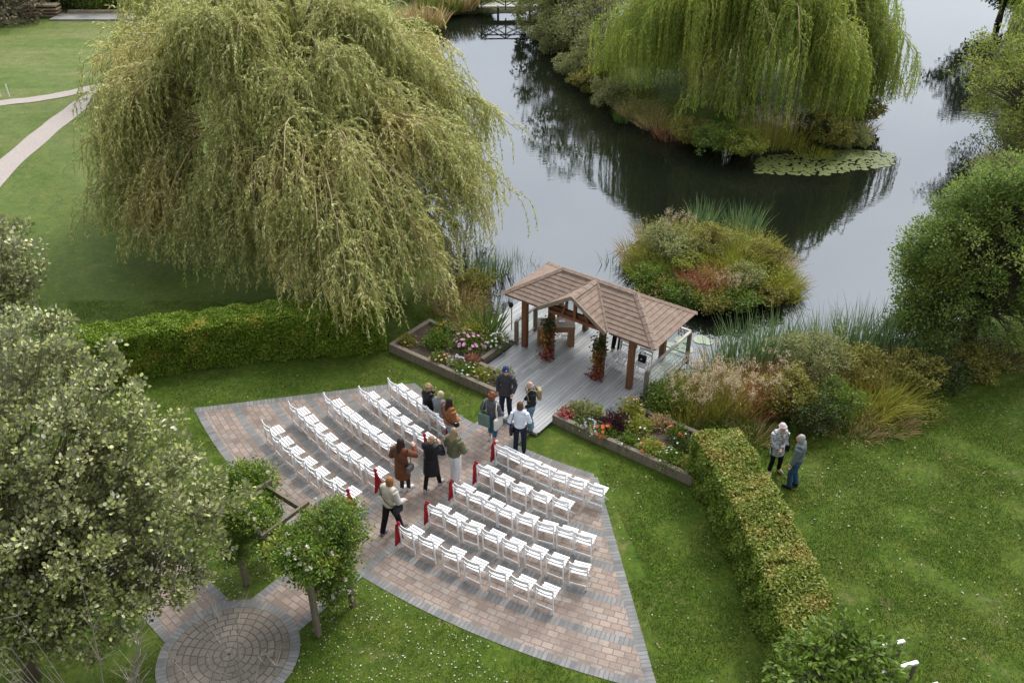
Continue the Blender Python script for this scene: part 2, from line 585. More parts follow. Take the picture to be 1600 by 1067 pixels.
# ---- water
def water_mat():
    m, nt, L = new_mat('pond_water')
    out = N(nt, 'ShaderNodeOutputMaterial')
    tc = N(nt, 'ShaderNodeTexCoord')
    mp = N(nt, 'ShaderNodeMapping', ins={'Scale': (.8, 2.2, 1)})
    L(tc.outputs['Object'], mp.inputs['Vector'])
    n1 = N(nt, 'ShaderNodeTexNoise', ins={'Scale': 2.4, 'Detail': 3, 'Roughness': .5})
    L(mp.outputs['Vector'], n1.inputs['Vector'])
    n2 = N(nt, 'ShaderNodeTexNoise', ins={'Scale': .25, 'Detail': 2})
    L(tc.outputs['Object'], n2.inputs['Vector'])
    rr = ramp(nt, [(.4, (.15, .15, .15)), (.7, (1, 1, 1))])
    L(n2.outputs['Fac'], rr.inputs['Fac'])
    mul = N(nt, 'ShaderNodeMath', operation='MULTIPLY')
    L(n1.outputs['Fac'], mul.inputs[0])
    L(rr.outputs['Color'], mul.inputs[1])
    bp = N(nt, 'ShaderNodeBump', ins={'Strength': .035, 'Distance': .12})
    L(mul.outputs[0], bp.inputs['Height'])
    d = N(nt, 'ShaderNodeBsdfDiffuse', ins={'Color': (.006, .008, .005, 1)})
    g = N(nt, 'ShaderNodeBsdfGlossy', ins={'Roughness': .012, 'Color': (.93, .96, 1.0, 1)})
    L(bp.outputs['Normal'], g.inputs['Normal'])
    lw = N(nt, 'ShaderNodeLayerWeight', ins={'Blend': .62})
    mr = N(nt, 'ShaderNodeMapRange', ins={1: 0, 2: 1, 3: .050, 4: .275})
    L(lw.outputs['Fresnel'], mr.inputs[0])
    ms = N(nt, 'ShaderNodeMixShader')
    L(mr.outputs[0], ms.inputs[0])
    L(d.outputs[0], ms.inputs[1])
    L(g.outputs[0], ms.inputs[2])
    L(ms.outputs[0], out.inputs['Surface'])
    return m
tag(MB().add([(-14, 22.5, WATER_Z), (52, 22.5, WATER_Z), (52, 100, WATER_Z), (-14, 100, WATER_Z)], [(0, 1, 2, 3)]).build('pond_water', water_mat()), kind='structure')

# ---- block paving
def paving_mat(name, stops, bw, bh, mortar, joint=.016, off=.5, freq=2, stain=.38):
    """bricks laid by the sheet's own UV map, in metres"""
    m, nt, L = new_mat(name)
    out = N(nt, 'ShaderNodeOutputMaterial')
    b = N(nt, 'ShaderNodeBsdfPrincipled', ins={'Roughness': .8})
    b.inputs['Specular IOR Level'].default_value = .25
    uvn = N(nt, 'ShaderNodeUVMap')
    br = N(nt, 'ShaderNodeTexBrick', offset=off, offset_frequency=freq)
    br.inputs['Scale'].default_value = 1.0
    br.inputs['Mortar Size'].default_value = joint
    br.inputs['Mortar Smooth'].default_value = .25
    br.inputs['Bias'].default_value = 0.0
    br.inputs['Brick Width'].default_value = bw
    br.inputs['Row Height'].default_value = bh
    br.inputs['Color1'].default_value = (0, 0, 0, 1)
    br.inputs['Color2'].default_value = (1, 1, 1, 1)
    br.inputs['Mortar'].default_value = (.5, .5, .5, 1)
    L(uvn.outputs['UV'], br.inputs['Vector'])
    r = ramp(nt, stops)
    L(br.outputs['Color'], r.inputs['Fac'])
    tc = N(nt, 'ShaderNodeTexCoord')
    n1 = N(nt, 'ShaderNodeTexNoise', ins={'Scale': 1.1, 'Detail': 6, 'Roughness': .65})
    L(tc.outputs['Object'], n1.inputs['Vector'])
    n2 = N(nt, 'ShaderNodeTexNoise', ins={'Scale': 45, 'Detail': 3})
    L(tc.outputs['Object'], n2.inputs['Vector'])
    ra = ramp(nt, [(.32, (1 - stain, 1 - stain * .95, 1 - stain * .95)), (.55, (1, 1, 1)), (.75, (1 + stain * .35,) * 3)])
    L(n1.outputs['Fac'], ra.inputs['Fac'])
    rb = ramp(nt, [(.25, (.8, .8, .8)), (.75, (1.15, 1.15, 1.15))])
    L(n2.outputs['Fac'], rb.inputs['Fac'])
    x1 = N(nt, 'ShaderNodeMixRGB', blend_type='MULTIPLY', ins={0: 1})
    L(r.outputs['Color'], x1.inputs[1]); L(ra.outputs['Color'], x1.inputs[2])
    x2 = N(nt, 'ShaderNodeMixRGB', blend_type='MULTIPLY', ins={0: 1})
    L(x1.outputs[0], x2.inputs[1]); L(rb.outputs['Color'], x2.inputs[2])
    x3 = N(nt, 'ShaderNodeMixRGB')
    x3.inputs[2].default_value = (*mortar, 1)
    L(br.outputs['Fac'], x3.inputs[0]); L(x2.outputs[0], x3.inputs[1])
    L(x3.outputs[0], b.inputs['Base Color'])
    inv = N(nt, 'ShaderNodeMath', operation='SUBTRACT', ins={0: 1})
    L(br.outputs['Fac'], inv.inputs[1])
    bp = N(nt, 'ShaderNodeBump', ins={'Strength': .5, 'Distance': .01})
    L(inv.outputs[0], bp.inputs['Height'])
    L(bp.outputs['Normal'], b.inputs['Normal'])
    L(b.outputs[0], out.inputs['Surface'])
    return m
PINK = [(.0, (.205, .160, .132)), (.35, (.258, .196, .160)), (.7, (.30, .236, .194)), (1, (.25, .214, .186))]
GREY = [(.0, (.160, .156, .150)), (.5, (.195, .190, .182)), (1, (.230, .224, .214))]
M_PINK = paving_mat('pink_paving', PINK, .25, .167, (.150, .122, .105), joint=.012)
M_GREY = paving_mat('grey_paving', GREY, .105, .40, (.125, .125, .125), joint=.012, off=0)
M_RING = paving_mat('ring_paving', [(.0, (.17, .145, .118)), (.5, (.20, .172, .142)), (1, (.225, .196, .162))], .24, .158, (.085, .072, .06), joint=.014)

def sheet(name, rows, uvs, mat):
    """rows: list of point rows (all of one length); uvs the same shape"""
    n = len(rows[0])
    me = bpy.data.meshes.new(name)
    vs = [p for r in rows for p in r]
    fs = [(i * n + k, i * n + k + 1, (i + 1) * n + k + 1, (i + 1) * n + k) for i in range(len(rows) - 1) for k in range(n - 1)]
    me.from_pydata(vs, [], fs)
    lay = me.uv_layers.new(name='UVMap')
    fl = [q for r in uvs for q in r]
    for p in me.polygons:
        for li in p.loop_indices:
            lay.data[li].uv = fl[me.loops[li].vertex_index]
    me.materials.append(mat)
    me.update()
    if sum(p.normal.z for p in me.polygons) < 0:
        me.flip_normals()
    o = bpy.data.objects.new(name, me)
    COL.objects.link(o)
    return tag(o, kind='structure')

FC = Vector((8.592, 31.604, 0))                # centre the chair rows curve round
FAN_R = [20.75, 19.78, 18.77, 17.79, 16.81, 15.83, 14.88]
FL = (Vector((-9.42, 21.33, 0)), Vector((-3.55, 22.60, 0)))     # left straight edge of the fan
FR = (Vector((3.02, 11.62, 0)), Vector((2.31, 18.15, 0)))       # right straight edge

def on_line(A, B, r):
    d = (B - A)
    e = d.normalized()
    f = A - FC
    bq, cq = f.dot(e), f.dot(f) - r * r
    s = -bq - math.copysign(math.sqrt(max(0, bq * bq - cq)), 1)
    s2 = -bq + math.sqrt(max(0, bq * bq - cq))
    best = min((s, s2), key=lambda q: abs(q - d.length / 2))
    return A + e * best
def az(p):
    return math.atan2(p.x - FC.x, p.y - FC.y)
def pol(r, a, z):
    return (FC.x + r * math.sin(a), FC.y + r * math.cos(a), z)
Z_PAVE = 0.012
def ring_sheet(name, r0, r1, mat, z, inset=0.0, nr=1, v0=None):
    rows, uvs = [], []
    for i in range(nr + 1):
        r = r0 + (r1 - r0) * i / nr
        a0 = az(on_line(*FL, r)) - inset / r
        a1 = az(on_line(*FR, r)) + inset / r
        row, q = [], []
        for k in range(61):
            a = a0 + (a1 - a0) * k / 60
            row.append(pol(r, a, z))
            q.append((a * (r0 + r1) / 2, (r - r1) if v0 is None else v0 + (r - r1)))
        rows.append(row); uvs.append(q)
    return sheet(name, rows, uvs, mat)
BW = 0.215
for i in range(len(FAN_R) - 1):
    ring_sheet('pavement', FAN_R[i] - BW, FAN_R[i + 1], M_PINK, Z_PAVE, inset=.1, nr=2)
for i, r in enumerate(FAN_R):
    ring_sheet('pavement_strip', r, r - BW, M_GREY, Z_PAVE if i else Z_PAVE, inset=.1 if i else 0, v0=.1)
ring_sheet('pavement', FAN_R[-1] - BW, FAN_R[-1] - .9, M_PINK, Z_PAVE - .004, inset=2.0) if False else None

def strip(name, pts, w, mat, z, vx=0.1):
    """a band of paving along a line of points, w wide to the left of it"""
    pts = [Vector(p) for p in pts]
    rows, uvs, s = [[], []], [[], []], 0
    for i, p in enumerate(pts):
        a, b = pts[max(0, i - 1)], pts[min(len(pts) - 1, i + 1)]
        t = (b - a).normalized()
        nrm = Vector((-t.y, t.x, 0))
        if i: s += (p - pts[i - 1]).length
        rows[0].append((p.x, p.y, z)); rows[1].append((p.x + nrm.x * w, p.y + nrm.y * w, z))
        uvs[0].append((s, vx)); uvs[1].append((s, vx + (w if vx else w)))
    return sheet(name, rows, uvs, mat)
def lerp_pts(A, B, n):
    return [A + (B - A) * i / n for i in range(n + 1)]
strip('pavement_strip', lerp_pts(FL[1] + (FL[1] - FL[0]).normalized() * 0.0, FL[0], 20), BW, M_GREY, Z_PAVE + .004)
strip('pavement_strip', lerp_pts(FR[0], FR[1] + (FR[1] - FR[0]).normalized() * .1, 20), BW, M_GREY, Z_PAVE + .004)
# aisle: straight bricks up the middle from the round patio to the deck, with grey borders
CIRC = Vector((-6.06, 12.56, 0))
CIRC_R = 1.5
U_CIRC = (CIRC - O_).dot(U_)
def uv_sheet(name, u0, u1, v0, v1, mat, z, swap=False):
    rows, q = [], []
    for i in range(2):
        u = u0 + (u1 - u0) * i
        rows.append([tuple(uv(u, v0 + (v1 - v0) * k / 12, z)) for k in range(13)])
        q.append([((v0 + (v1 - v0) * k / 12), u) if not swap else (u, .1 + (v1 - v0) * k / 12) for k in range(13)])
    return sheet(name, rows, q, mat)
UA0, UA1 = U_CIRC + 1.2, -3.42
HW = .78
uv_sheet('aisle_path', UA0, UA1, AX - HW + .21, AX + HW - .21, M_PINK, Z_PAVE + .008)
uv_sheet('path_strip', UA0, UA1, AX - HW, AX - HW + .21, M_GREY, Z_PAVE + .008, True)
uv_sheet('path_strip', UA0, UA1, AX + HW - .21, AX + HW, M_GREY, Z_PAVE + .008, True)
uv_sheet('path_strip', -3.66, -3.42, AX - HW + .21, AX + HW - .21, M_GREY, Z_PAVE + .012)
# the round patio: rings of setts
for nm, r0, r1, mt in (('patio_edge', CIRC_R, CIRC_R - .22, M_GREY), ('patio', CIRC_R - .22, .02, M_RING)):
    rows, q = [], []
    nr = 1 if nm == 'patio_edge' else 8
    if nm == 'patio':
        for i in range(nr):
            ra, rb = r0 + (r1 - r0) * i / nr, r0 + (r1 - r0) * (i + 1) / nr
            cnt = max(5, round(2 * math.pi * ra / .24))
            ro, qo = [], []
            for rr in (ra, rb):
                ro.append([(CIRC.x + rr * math.cos(a), CIRC.y + rr * math.sin(a), Z_PAVE + .016) for a in np.linspace(0, 2 * math.pi, 49)])
                qo.append([(a / (2 * math.pi) * cnt * .24 + i * .1, .158 * i + (.158 if rr == rb else 0)) for a in np.linspace(0, 2 * math.pi, 49)])
            sheet('pavement_segment', ro, qo, M_RING)
    else:
        for rr in (r0, r1):
            rows.append([(CIRC.x + rr * math.cos(a), CIRC.y + rr * math.sin(a), Z_PAVE + .016) for a in np.linspace(0, 2 * math.pi, 73)])
            q.append([(a * 1.4, .1 + (r0 - rr)) for a in np.linspace(0, 2 * math.pi, 73)])
        sheet('pavement_strip', rows, q, mt)
# a second path leaving the round patio towards the upper left
d2 = Vector((-.72, .69, 0)).normalized()
n2 = Vector((-d2.y, d2.x, 0))
strip('path', [CIRC + d2 * 1.3 - n2 * .6, CIRC + d2 * 5.5 - n2 * .6], 1.2, M_PINK, Z_PAVE, .001)
strip('pavement_strip', [CIRC + d2 * 1.3 - n2 * .8, CIRC + d2 * 5.5 - n2 * .8], .2, M_GREY, Z_PAVE + .004)
strip('pavement_strip', [CIRC + d2 * 1.3 + n2 * .6, CIRC + d2 * 5.5 + n2 * .6], .2, M_GREY, Z_PAVE + .004)

# ---- gravel paths on the far left lawn
M_GRAVEL = plain('gravel', (.315, .275, .245), .9, .25, 22, bump=.6, bscale=70)
def path(pts, w, z):
    P = [Vector(p) for p in pts]
    rows = [[], []]
    C = []
    for i in range(len(P) - 1):                    # Catmull-Rom
        p0, p1, p2, p3 = P[max(0, i - 1)], P[i], P[i + 1], P[min(len(P) - 1, i + 2)]
        for k in range(8):
            t = k / 8
            C.append(.5 * ((2 * p1) + (p2 - p0) * t + (2 * p0 - 5 * p1 + 4 * p2 - p3) * t * t + (3 * p1 - p0 - 3 * p2 + p3) * t ** 3))
    C.append(P[-1])
    for i, p in enumerate(C):
        t = (C[min(len(C) - 1, i + 1)] - C[max(0, i - 1)]).normalized()
        nrm = Vector((-t.y, t.x, 0))
        j = w / 2 + .03 * math.sin(i * 1.1)
        rows[0].append(tuple(p + nrm * j + Vector((0, 0, z)))); rows[1].append(tuple(p - nrm * (w / 2 + .03 * math.sin(i * .9)) + Vector((0, 0, z))))
    return sheet('gravel_path', rows, [[(0, 0)] * len(C)] * 2, M_GRAVEL)
path([at(-330, 640), at(-120, 420), at(-15, 285), at(60, 216), at(108, 178), at(155, 146), at(215, 118), at(300, 95)], 1.25, .02)
path([at(-200, 186), at(-60, 170), at(0, 162), at(60, 155), at(110, 146), at(165, 133)], 1.05, .028)
# ------------------------------------------------------------------ vegetation builders
M_BARK = plain('bark', (.085, .068, .05), .9, .35, 14, bump=.7, bscale=40, stretch=(1, 1, .25))
M_BARK_PALE = plain('pale_bark', (.23, .20, .165), .9, .3, 12, bump=.5, bscale=40)
M_BARK_OLIVE = plain('olive_bark', (.105, .085, .052), .9, .3, 12)
M_TWIG = plain('willow_twig', (.31, .245, .12), .7, .25, 5)
M_WILLOW = leaf_mat('willow_leaf', [(0, (.088, .108, .022)), (.45, (.165, .178, .044)), (.8, (.235, .235, .078)), (1, (.30, .305, .16))],
                    patch=[(0, (.205, .180, .05)), (.6, (.29, .26, .09)), (1, (.34, .32, .16))], patch_scale=.35, patch_lo=.52, patch_hi=.7, trans=.42)
M_WILLOW_B = leaf_mat('green_willow_leaf', [(0, (.055, .088, .013)), (.5, (.100, .134, .025)), (1, (.165, .185, .047))],
                      patch=[(0, (.13, .145, .025)), (1, (.22, .215, .06))], patch_scale=.4, patch_lo=.52, patch_hi=.68, trans=.45)

def bez(P0, P1, P2, P3, n):
    t = np.linspace(0, 1, n)[None, :, None]
    P0, P1, P2, P3 = [np.asarray(p, float)[:, None, :] for p in (P0, P1, P2, P3)]
    return (1 - t) ** 3 * P0 + 3 * (1 - t) ** 2 * t * P1 + 3 * (1 - t) * t * t * P2 + t ** 3 * P3

def willow(label, base, H, R, seed, leaf_m, nb=150, per=24, smin=1.2, smax=3.2, straight=.5, step=.07, leafL=.14, leafW=.030,
           zmin=.35, sq=(1, 1), group=None, spray=1, inner=0.0, extra=(), skirt=.35, wind=(0, 0)):
    r = np.random.default_rng(seed)
    root = thing('willow_tree', label, 'tree', base, group=group)
    # trunk and main limbs
    mb = MB()
    tz = .30 * H
    mb.tube([(0, 0, -.4), (.05, 0, .3), (.12, .08, tz * .6), (0, 0, tz)], [.62, .48, .40, .36], 10)
    limb_ends = []
    for i in range(11):
        a = 2 * math.pi * i / 11 + r.uniform(-.2, .2)
        rr = R * r.uniform(.25, .55)
        zz = H * r.uniform(.66, .86)
        e = np.array([rr * math.cos(a) * sq[0], rr * math.sin(a) * sq[1], zz])
        limb_ends.append(e)
        m1 = np.array([e[0] * .3, e[1] * .3, tz + (zz - tz) * .45])
        m2 = np.array([e[0] * .7, e[1] * .7, tz + (zz - tz) * .85])
        mb.tube([(0, 0, tz - .15), tuple(m1), tuple(m2), tuple(e)], [.26, .18, .12, .06], 7)
    mb.build('trunk', M_BARK, root, smooth=True)
    limb_ends = np.array(limb_ends)
    # arching branches that end all over the dome
    k = np.arange(nb) + .5
    top = r.random(nb) > skirt
    rho = np.where(top, np.sqrt(r.random(nb)), 1.0) * r.uniform(.82, 1.06, nb)
    A = k * 2.39996 + r.uniform(-.3, .3, nb)
    zt = H * np.sqrt(np.clip(1 - (rho * .88) ** 2, .04, 1)) * r.uniform(.86, 1.04, nb)
    zt = np.where(top, zt, H * r.uniform(.22, .62, nb))
    if spray > 1:                                  # branches gather into heavy sprays
        g = np.arange(nb) // spray * spray
        A = A[g] + r.normal(0, .13, nb)
        rho = np.clip(rho[g] + r.normal(0, .06, nb), .1, 1.1)
        zt = zt[g] + r.normal(0, .30, nb)
    T = np.stack([rho * R * np.cos(A) * sq[0], rho * R * np.sin(A) * sq[1], zt], 1)
    for j, e in enumerate(extra):                  # low sprays reaching out on their own
        for q in range(5):
            T[-1 - j * 5 - q] = np.array(e) - np.array(base) + r.normal(0, .3, 3)
            A[-1 - j * 5 - q] = math.atan2(T[-1 - j * 5 - q][1], T[-1 - j * 5 - q][0])
    near = limb_ends[np.argmin(((T[:, None, :2] - limb_ends[None, :, :2]) ** 2).sum(-1), 1)]
    P0 = near * .8
    P0 = P0 + (T - P0) * inner
    out = unit(np.stack([np.cos(A), np.sin(A), np.zeros(nb)], 1))
    rise = r.uniform(.4, 1.3, nb)[:, None]
    P1 = P0 + (T - P0) * .4 + np.array([0, 0, 1]) * rise
    P2 = P0 + (T - P0) * .85 + np.array([0, 0, 1]) * rise * .9
    P3 = T + out * r.uniform(.1, .9, nb)[:, None] - np.array([0, 0, 1]) * r.uniform(.4, 1.2, nb)[:, None]
    K = 12
    B = bez(P0, P1, P2, P3, K)
    B += np.cumsum(r.normal(0, .035, B.shape), axis=1)
    rad = np.linspace(.040, .007, K)[None, :] * r.uniform(.7, 1.3, (nb, 1))
    tw = [tubes_np(B, rad, 4)]
    # hanging strands
    ns = nb * per
    bi = np.repeat(np.arange(nb), per)
    tt = np.clip(r.random(ns) ** .75, .18, .999) * (K - 1)
    i0 = np.minimum(tt.astype(int), K - 2)
    fr = (tt - i0)[:, None]
    p = B[bi, i0] * (1 - fr) + B[bi, i0 + 1] * fr
    tan = unit(B[bi, i0 + 1] - B[bi, i0])
    side = r.normal(size=(ns, 3)) * np.array([1, 1, .5])
    d = unit(tan * .8 + unit(side) * .8 + np.array([wind[0], wind[1], .15]))
    Ls = r.uniform(smin, smax, ns) * np.where(r.random(ns) < .25, .55, 1)
    nst = int(smax / step) + 1
    LP, LD, ST = [], [], []
    down = np.array([0, 0, -1.0])
    for s in range(nst):
        live = (s * step < Ls) & (p[:, 2] + base[2] > zmin + .25 * np.sin(p[:, 0] * 1.3) * np.cos(p[:, 1]))
        if not live.any():
            break
        g = straight * (.07 + .22 * min(1, s * step / .6))
        d = unit(d * (1 - g) + down * g + r.normal(0, .035, (ns, 3)))
        p = np.where(live[:, None], p + d * step, p)
        if s % 5 == 0:
            ST.append(p.copy())
        for q in range(2 if s % 3 else 1):
            jit = r.normal(0, 1, (ns, 3))
            LP.append(p[live] + r.normal(0, .012, (live.sum(), 3)))
            LD.append(unit(d[live] * .75 + unit(jit[live]) * .55 + down * .15))
    ST.append(p.copy())
    ST = np.stack(ST, 1)
    far = np.linalg.norm(ST[:, -1] - ST[:, 0], axis=1) > .3
    STf = ST[far]
    STf = STf + np.cumsum(np.full(STf.shape[1], 1e-4))[None, :, None] * down
    tw.append(tubes_np(STf, np.full(STf.shape[:2], .0075) * np.linspace(1.1, .5, STf.shape[1])[None, :], 3))
    v, q = cat_vq(tw)
    link('branches', fast_mesh('branches', v, q, M_TWIG), root)
    LP, LD = np.concatenate(LP), np.concatenate(LD)
    n = len(LP)
    v, q = leaves(LP, LD, rand_dirs(n, r), leafL * r.uniform(.7, 1.25, n), leafW * r.uniform(.8, 1.3, n), oval=False)
    link('crown', fast_mesh('crown', v, q, leaf_m), root)
    return root

def leafy(name, label, cat, base, blobs, seed, mat, n_clump=160, per=60, clump=.55, leaf=(.08, .05), trunk=(.14, 1.2), bark=None, group=None,
          up=.35, flat=.8, twig=.010, surface=.55, rise=0.0, scatter_tw=True, limb=.32):
    """tree or shrub: limbs reach from the trunk to every leaf clump; blobs = list of (centre, radii, share)"""
    r = np.random.default_rng(seed)
    root = thing(name, label, cat, base, group=group)
    bark = bark or M_BARK
    sh = np.array([b[2] for b in blobs], float)
    bi = r.choice(len(blobs), n_clump, p=sh / sh.sum())
    C = np.array([b[0] for b in blobs], float)[bi]
    Rr = np.array([b[1] for b in blobs], float)[bi]
    dirs = rand_dirs(n_clump, r)
    rad = r.random(n_clump) ** (1 / 3)
    rad = np.where(r.random(n_clump) < surface, r.uniform(.78, 1.02, n_clump), rad)
    rad = np.where(r.random(n_clump) < .11, rad * r.uniform(1.05, 1.32, n_clump), rad)     # sprigs that break the outline
    lump = 1 + .24 * np.sin(dirs[:, 0] * 5 + seed) * np.cos(dirs[:, 1] * 4 + dirs[:, 2] * 3)
    cl = C + dirs * Rr * (rad * lump)[:, None]
    cl[:, 2] = np.maximum(cl[:, 2], .12)
    # limbs
    th = trunk[1]
    tr = trunk[0]
    mb = MB()
    mb.tube([(0, 0, -.3), (.02, .01, th * .4), (0, 0, th)], [tr * 1.35, tr, tr * .8], 8)
    mb.build('trunk', bark, root, smooth=True)
    P0 = np.zeros((n_clump, 3)); P0[:, 2] = th * r.uniform(.5, 1.0, n_clump)
    mid = cl * .55 + P0 * .45
    K = 7
    B = bez(P0, P0 + (mid - P0) * .5 + np.array([0, 0, .15 * th]), mid + r.normal(0, .12, (n_clump, 3)) + np.array([0, 0, .1]), cl, K)
    rr = (twig + (tr * limb - twig) * np.linspace(1, 0, K) ** 1.5)[None, :] * r.uniform(.6, 1.2, (n_clump, 1))
    tw = [tubes_np(B, rr, 4)]
    n = n_clump * per
    ci = np.repeat(np.arange(n_clump), per)
    off = rand_dirs(n, r) * (r.random(n) ** .45)[:, None] * clump * r.uniform(.6, 1.25, n_clump)[ci][:, None] * np.array([1, 1, flat])
    P = cl[ci] + off
    P[:, 2] = np.maximum(P[:, 2], .04)
    if scatter_tw:
        kt = r.choice(n, min(n, n_clump * 5), replace=False)
        tb = np.stack([cl[ci[kt]], cl[ci[kt]] + off[kt] * .55 + np.array([0, 0, .02]), P[kt]], 1)
        tw.append(tubes_np(tb, np.tile(np.array([[twig * .8, twig * .6, twig * .35]]), (len(kt), 1)), 3))
    v, q = cat_vq(tw)
    link('limbs', fast_mesh('limbs', v, q, bark), root)
    outw = unit(P - np.array([0, 0, th * .6]))
    D = unit(unit(off) * .6 + outw * .4 + rand_dirs(n, r) * .6 + np.array([0, 0, rise]))
    Nn = unit(np.array([0, 0, 1.0]) * up + rand_dirs(n, r) * .8 + outw * .3)
    v, q = leaves(P, D, Nn, leaf[0] * r.uniform(.65, 1.25, n), leaf[1] * r.uniform(.7, 1.2, n), oval=leaf[0] > .075)
    link('crown', fast_mesh('crown', v, q, mat), root)
    return root

def grass_mat(name, stops, trans=.3, patch=None):
    return leaf_mat(name, stops, trans=trans, rough=.55, patch=patch, patch_scale=2.5)
M_REED = grass_mat('reed_leaf', [(0, (.05, .085, .035)), (.5, (.088, .13, .055)), (1, (.15, .18, .09))])
M_IRIS = grass_mat('iris_leaf', [(0, (.06, .11, .015)), (.5, (.10, .165, .03)), (1, (.17, .21, .06))])
M_STRAW = grass_mat('dry_grass', [(0, (.16, .115, .055)), (.5, (.26, .20, .11)), (1, (.36, .30, .19))])
M_RUST = grass_mat('rusty_stems', [(0, (.13, .06, .03)), (.5, (.20, .10, .055)), (1, (.27, .17, .10))])
M_SEDGE = grass_mat('sedge_leaf', [(0, (.085, .11, .015)), (.5, (.155, .175, .03)), (1, (.23, .225, .06))])
M_PLUME = grass_mat('seed_plume', [(0, (.33, .26, .19)), (.5, (.43, .36, .285)), (1, (.53, .46, .40))])
M_TURF = grass_mat('tall_grass', [(0, (.05, .085, .012)), (.5, (.085, .125, .02)), (1, (.14, .16, .045))])
M_GREEN = leaf_mat('green_leaf', [(0, (.035, .065, .010)), (.5, (.065, .11, .018)), (1, (.12, .16, .035))])
M_GREYGREEN = leaf_mat('grey_green_leaf', [(0, (.085, .10, .045)), (.5, (.14, .155, .075)), (1, (.21, .22, .12))])
M_OLIVE = leaf_mat('olive_leaf', [(0, (.06, .075, .015)), (.5, (.11, .12, .03)), (1, (.18, .17, .055))])
M_DARK = leaf_mat('dark_leaf', [(0, (.018, .036, .008)), (.6, (.038, .065, .014)), (1, (.075, .10, .025))])
M_LIME = leaf_mat('lime_leaf', [(0, (.11, .15, .02)), (.5, (.18, .21, .035)), (1, (.26, .27, .07))])
M_RED = leaf_mat('red_leaf', [(0, (.15, .05, .035)), (.5, (.23, .10, .07)), (1, (.27, .17, .11))])
M_PURPLE = leaf_mat('purple_leaf', [(0, (.035, .010, .018)), (1, (.085, .022, .035))])

def tuft(name, label, cat, base, n, spread, L, W, mat, lean=.35, bend=.6, seed=0, plume=None, group=None, core=None):
    """clump of blades; plume = (material, count, size) seed heads; core = leaf material for a leafy middle"""
    r = np.random.default_rng(seed + 1000)
    lone = not plume and not core
    root = None if lone else thing(name, label, cat, base, group=group)
    a = r.uniform(0, 2 * math.pi, n)
    q = np.sqrt(r.random(n)) * spread
    P = np.stack([q * np.cos(a), q * np.sin(a) * .9, np.full(n, -.05)], 1)
    D = np.stack([np.cos(a) * lean * q / spread, np.sin(a) * lean * q / spread, np.ones(n)], 1) + r.normal(0, .12, (n, 3))
    v, f = blades(P, D, r.uniform(.55, 1.1, n) * L, W * r.uniform(.7, 1.2, n), bend * r.uniform(.4, 1.5, n), r)
    if lone:
        return tag(link(name, fast_mesh(name, v, f, mat), None, base), label, cat, group)
    link('leaf_blades', fast_mesh('leaf_blades', v, f, mat), root)
    if plume:
        pm, pn, ps = plume
        a = r.uniform(0, 2 * math.pi, pn); q = np.sqrt(r.random(pn)) * spread * 1.05
        top = np.stack([q * np.cos(a) * 1.15, q * np.sin(a) * 1.1, L * r.uniform(.78, 1.12, pn)], 1)
        k = 26
        c = np.repeat(top, k, 0) + r.normal(0, 1, (pn * k, 3)) * np.array([ps * .32, ps * .32, ps * .6])
        v, f = leaves(c, rand_dirs(pn * k, r) + np.array([0, 0, .8]), rand_dirs(pn * k, r), .06 * r.uniform(.6, 1.3, pn * k), .022, oval=False)
        st = np.stack([np.stack([q * np.cos(a), q * np.sin(a), np.zeros(pn)], 1), top * np.array([.97, .97, .5]), top], 1)
        v2, f2 = tubes_np(st, np.full((pn, 3), .006), 3)
        link('seed_heads', fast_mesh('seed_heads', v, f, pm), root)
        link('stems', fast_mesh('stems', v2, f2, M_STRAW), root)
    if core:
        k = int(n * 1.3)
        a = r.uniform(0, 2 * math.pi, k); q = np.sqrt(r.random(k)) * spread * 1.1
        c = np.stack([q * np.cos(a), q * np.sin(a), r.random(k) ** 1.3 * L * .75], 1)
        v, f = leaves(c, rand_dirs(k, r) + np.array([0, 0, .3]), rand_dirs(k, r) + np.array([0, 0, .6]), .085 * r.uniform(.6, 1.2, k), .045)
        link('foliage', fast_mesh('foliage', v, f, core), root)
    return root

# ------------------------------------------------------------------ the trees
_ex = [tuple(at(*q)) for q in ((480, 352, 3.0), (530, 360, 3.0), (575, 350, 3.1), (450, 335, 3.6), (605, 345, 3.4), (520, 320, 4.2), (360, 300, 3.4), (300, 290, 3.2), (640, 330, 3.6),
       (680, 320, 3.4), (410, 300, 4.2), (200, 235, 4.0), (165, 205, 4.6), (715, 285, 4.0), (750, 245, 4.6), (250, 265, 3.8), (705, 245, 5.0), (560, 280, 5.0), (450, 262, 5.4), (340, 250, 4.8), (455, 390, 3.0), (500, 400, 3.1), (545, 402, 3.1), (590, 392, 3.1), (520, 418, 2.9),
       (725, 270, 4.0), (700, 305, 3.6), (655, 370, 3.2), (640, 370, 3.2), (400, 330, 3.2), (240, 305, 3.0), (260, 335, 2.6), (310, 350, 2.4), (370, 358, 2.6), (425, 360, 3.0), (200, 290, 2.8), (670, 340, 3.2), (712, 290, 3.6))]
willow('huge pale weeping willow drooping over the clipped hedge beside the left bank', (-8.8, 34.4, 0), 10.0, 7.35, 11, M_WILLOW,
       nb=700, per=23, smin=.6, smax=2.1, straight=.46, step=.07, zmin=1.0, skirt=.42, sq=(1.0, .78), leafL=.15, leafW=.037, spray=8, inner=.40, extra=_ex)
willow('tall green weeping willow with long straight curtains on the large island', (13.4, 50.5, -.1), 9.3, 7.3, 23, M_WILLOW_B,
       nb=240, per=28, spray=3, inner=.3, smin=2.2, smax=5.4, straight=.95, step=.10, leafL=.18, leafW=.042, zmin=1.4, skirt=.30, sq=(1.0, .95))
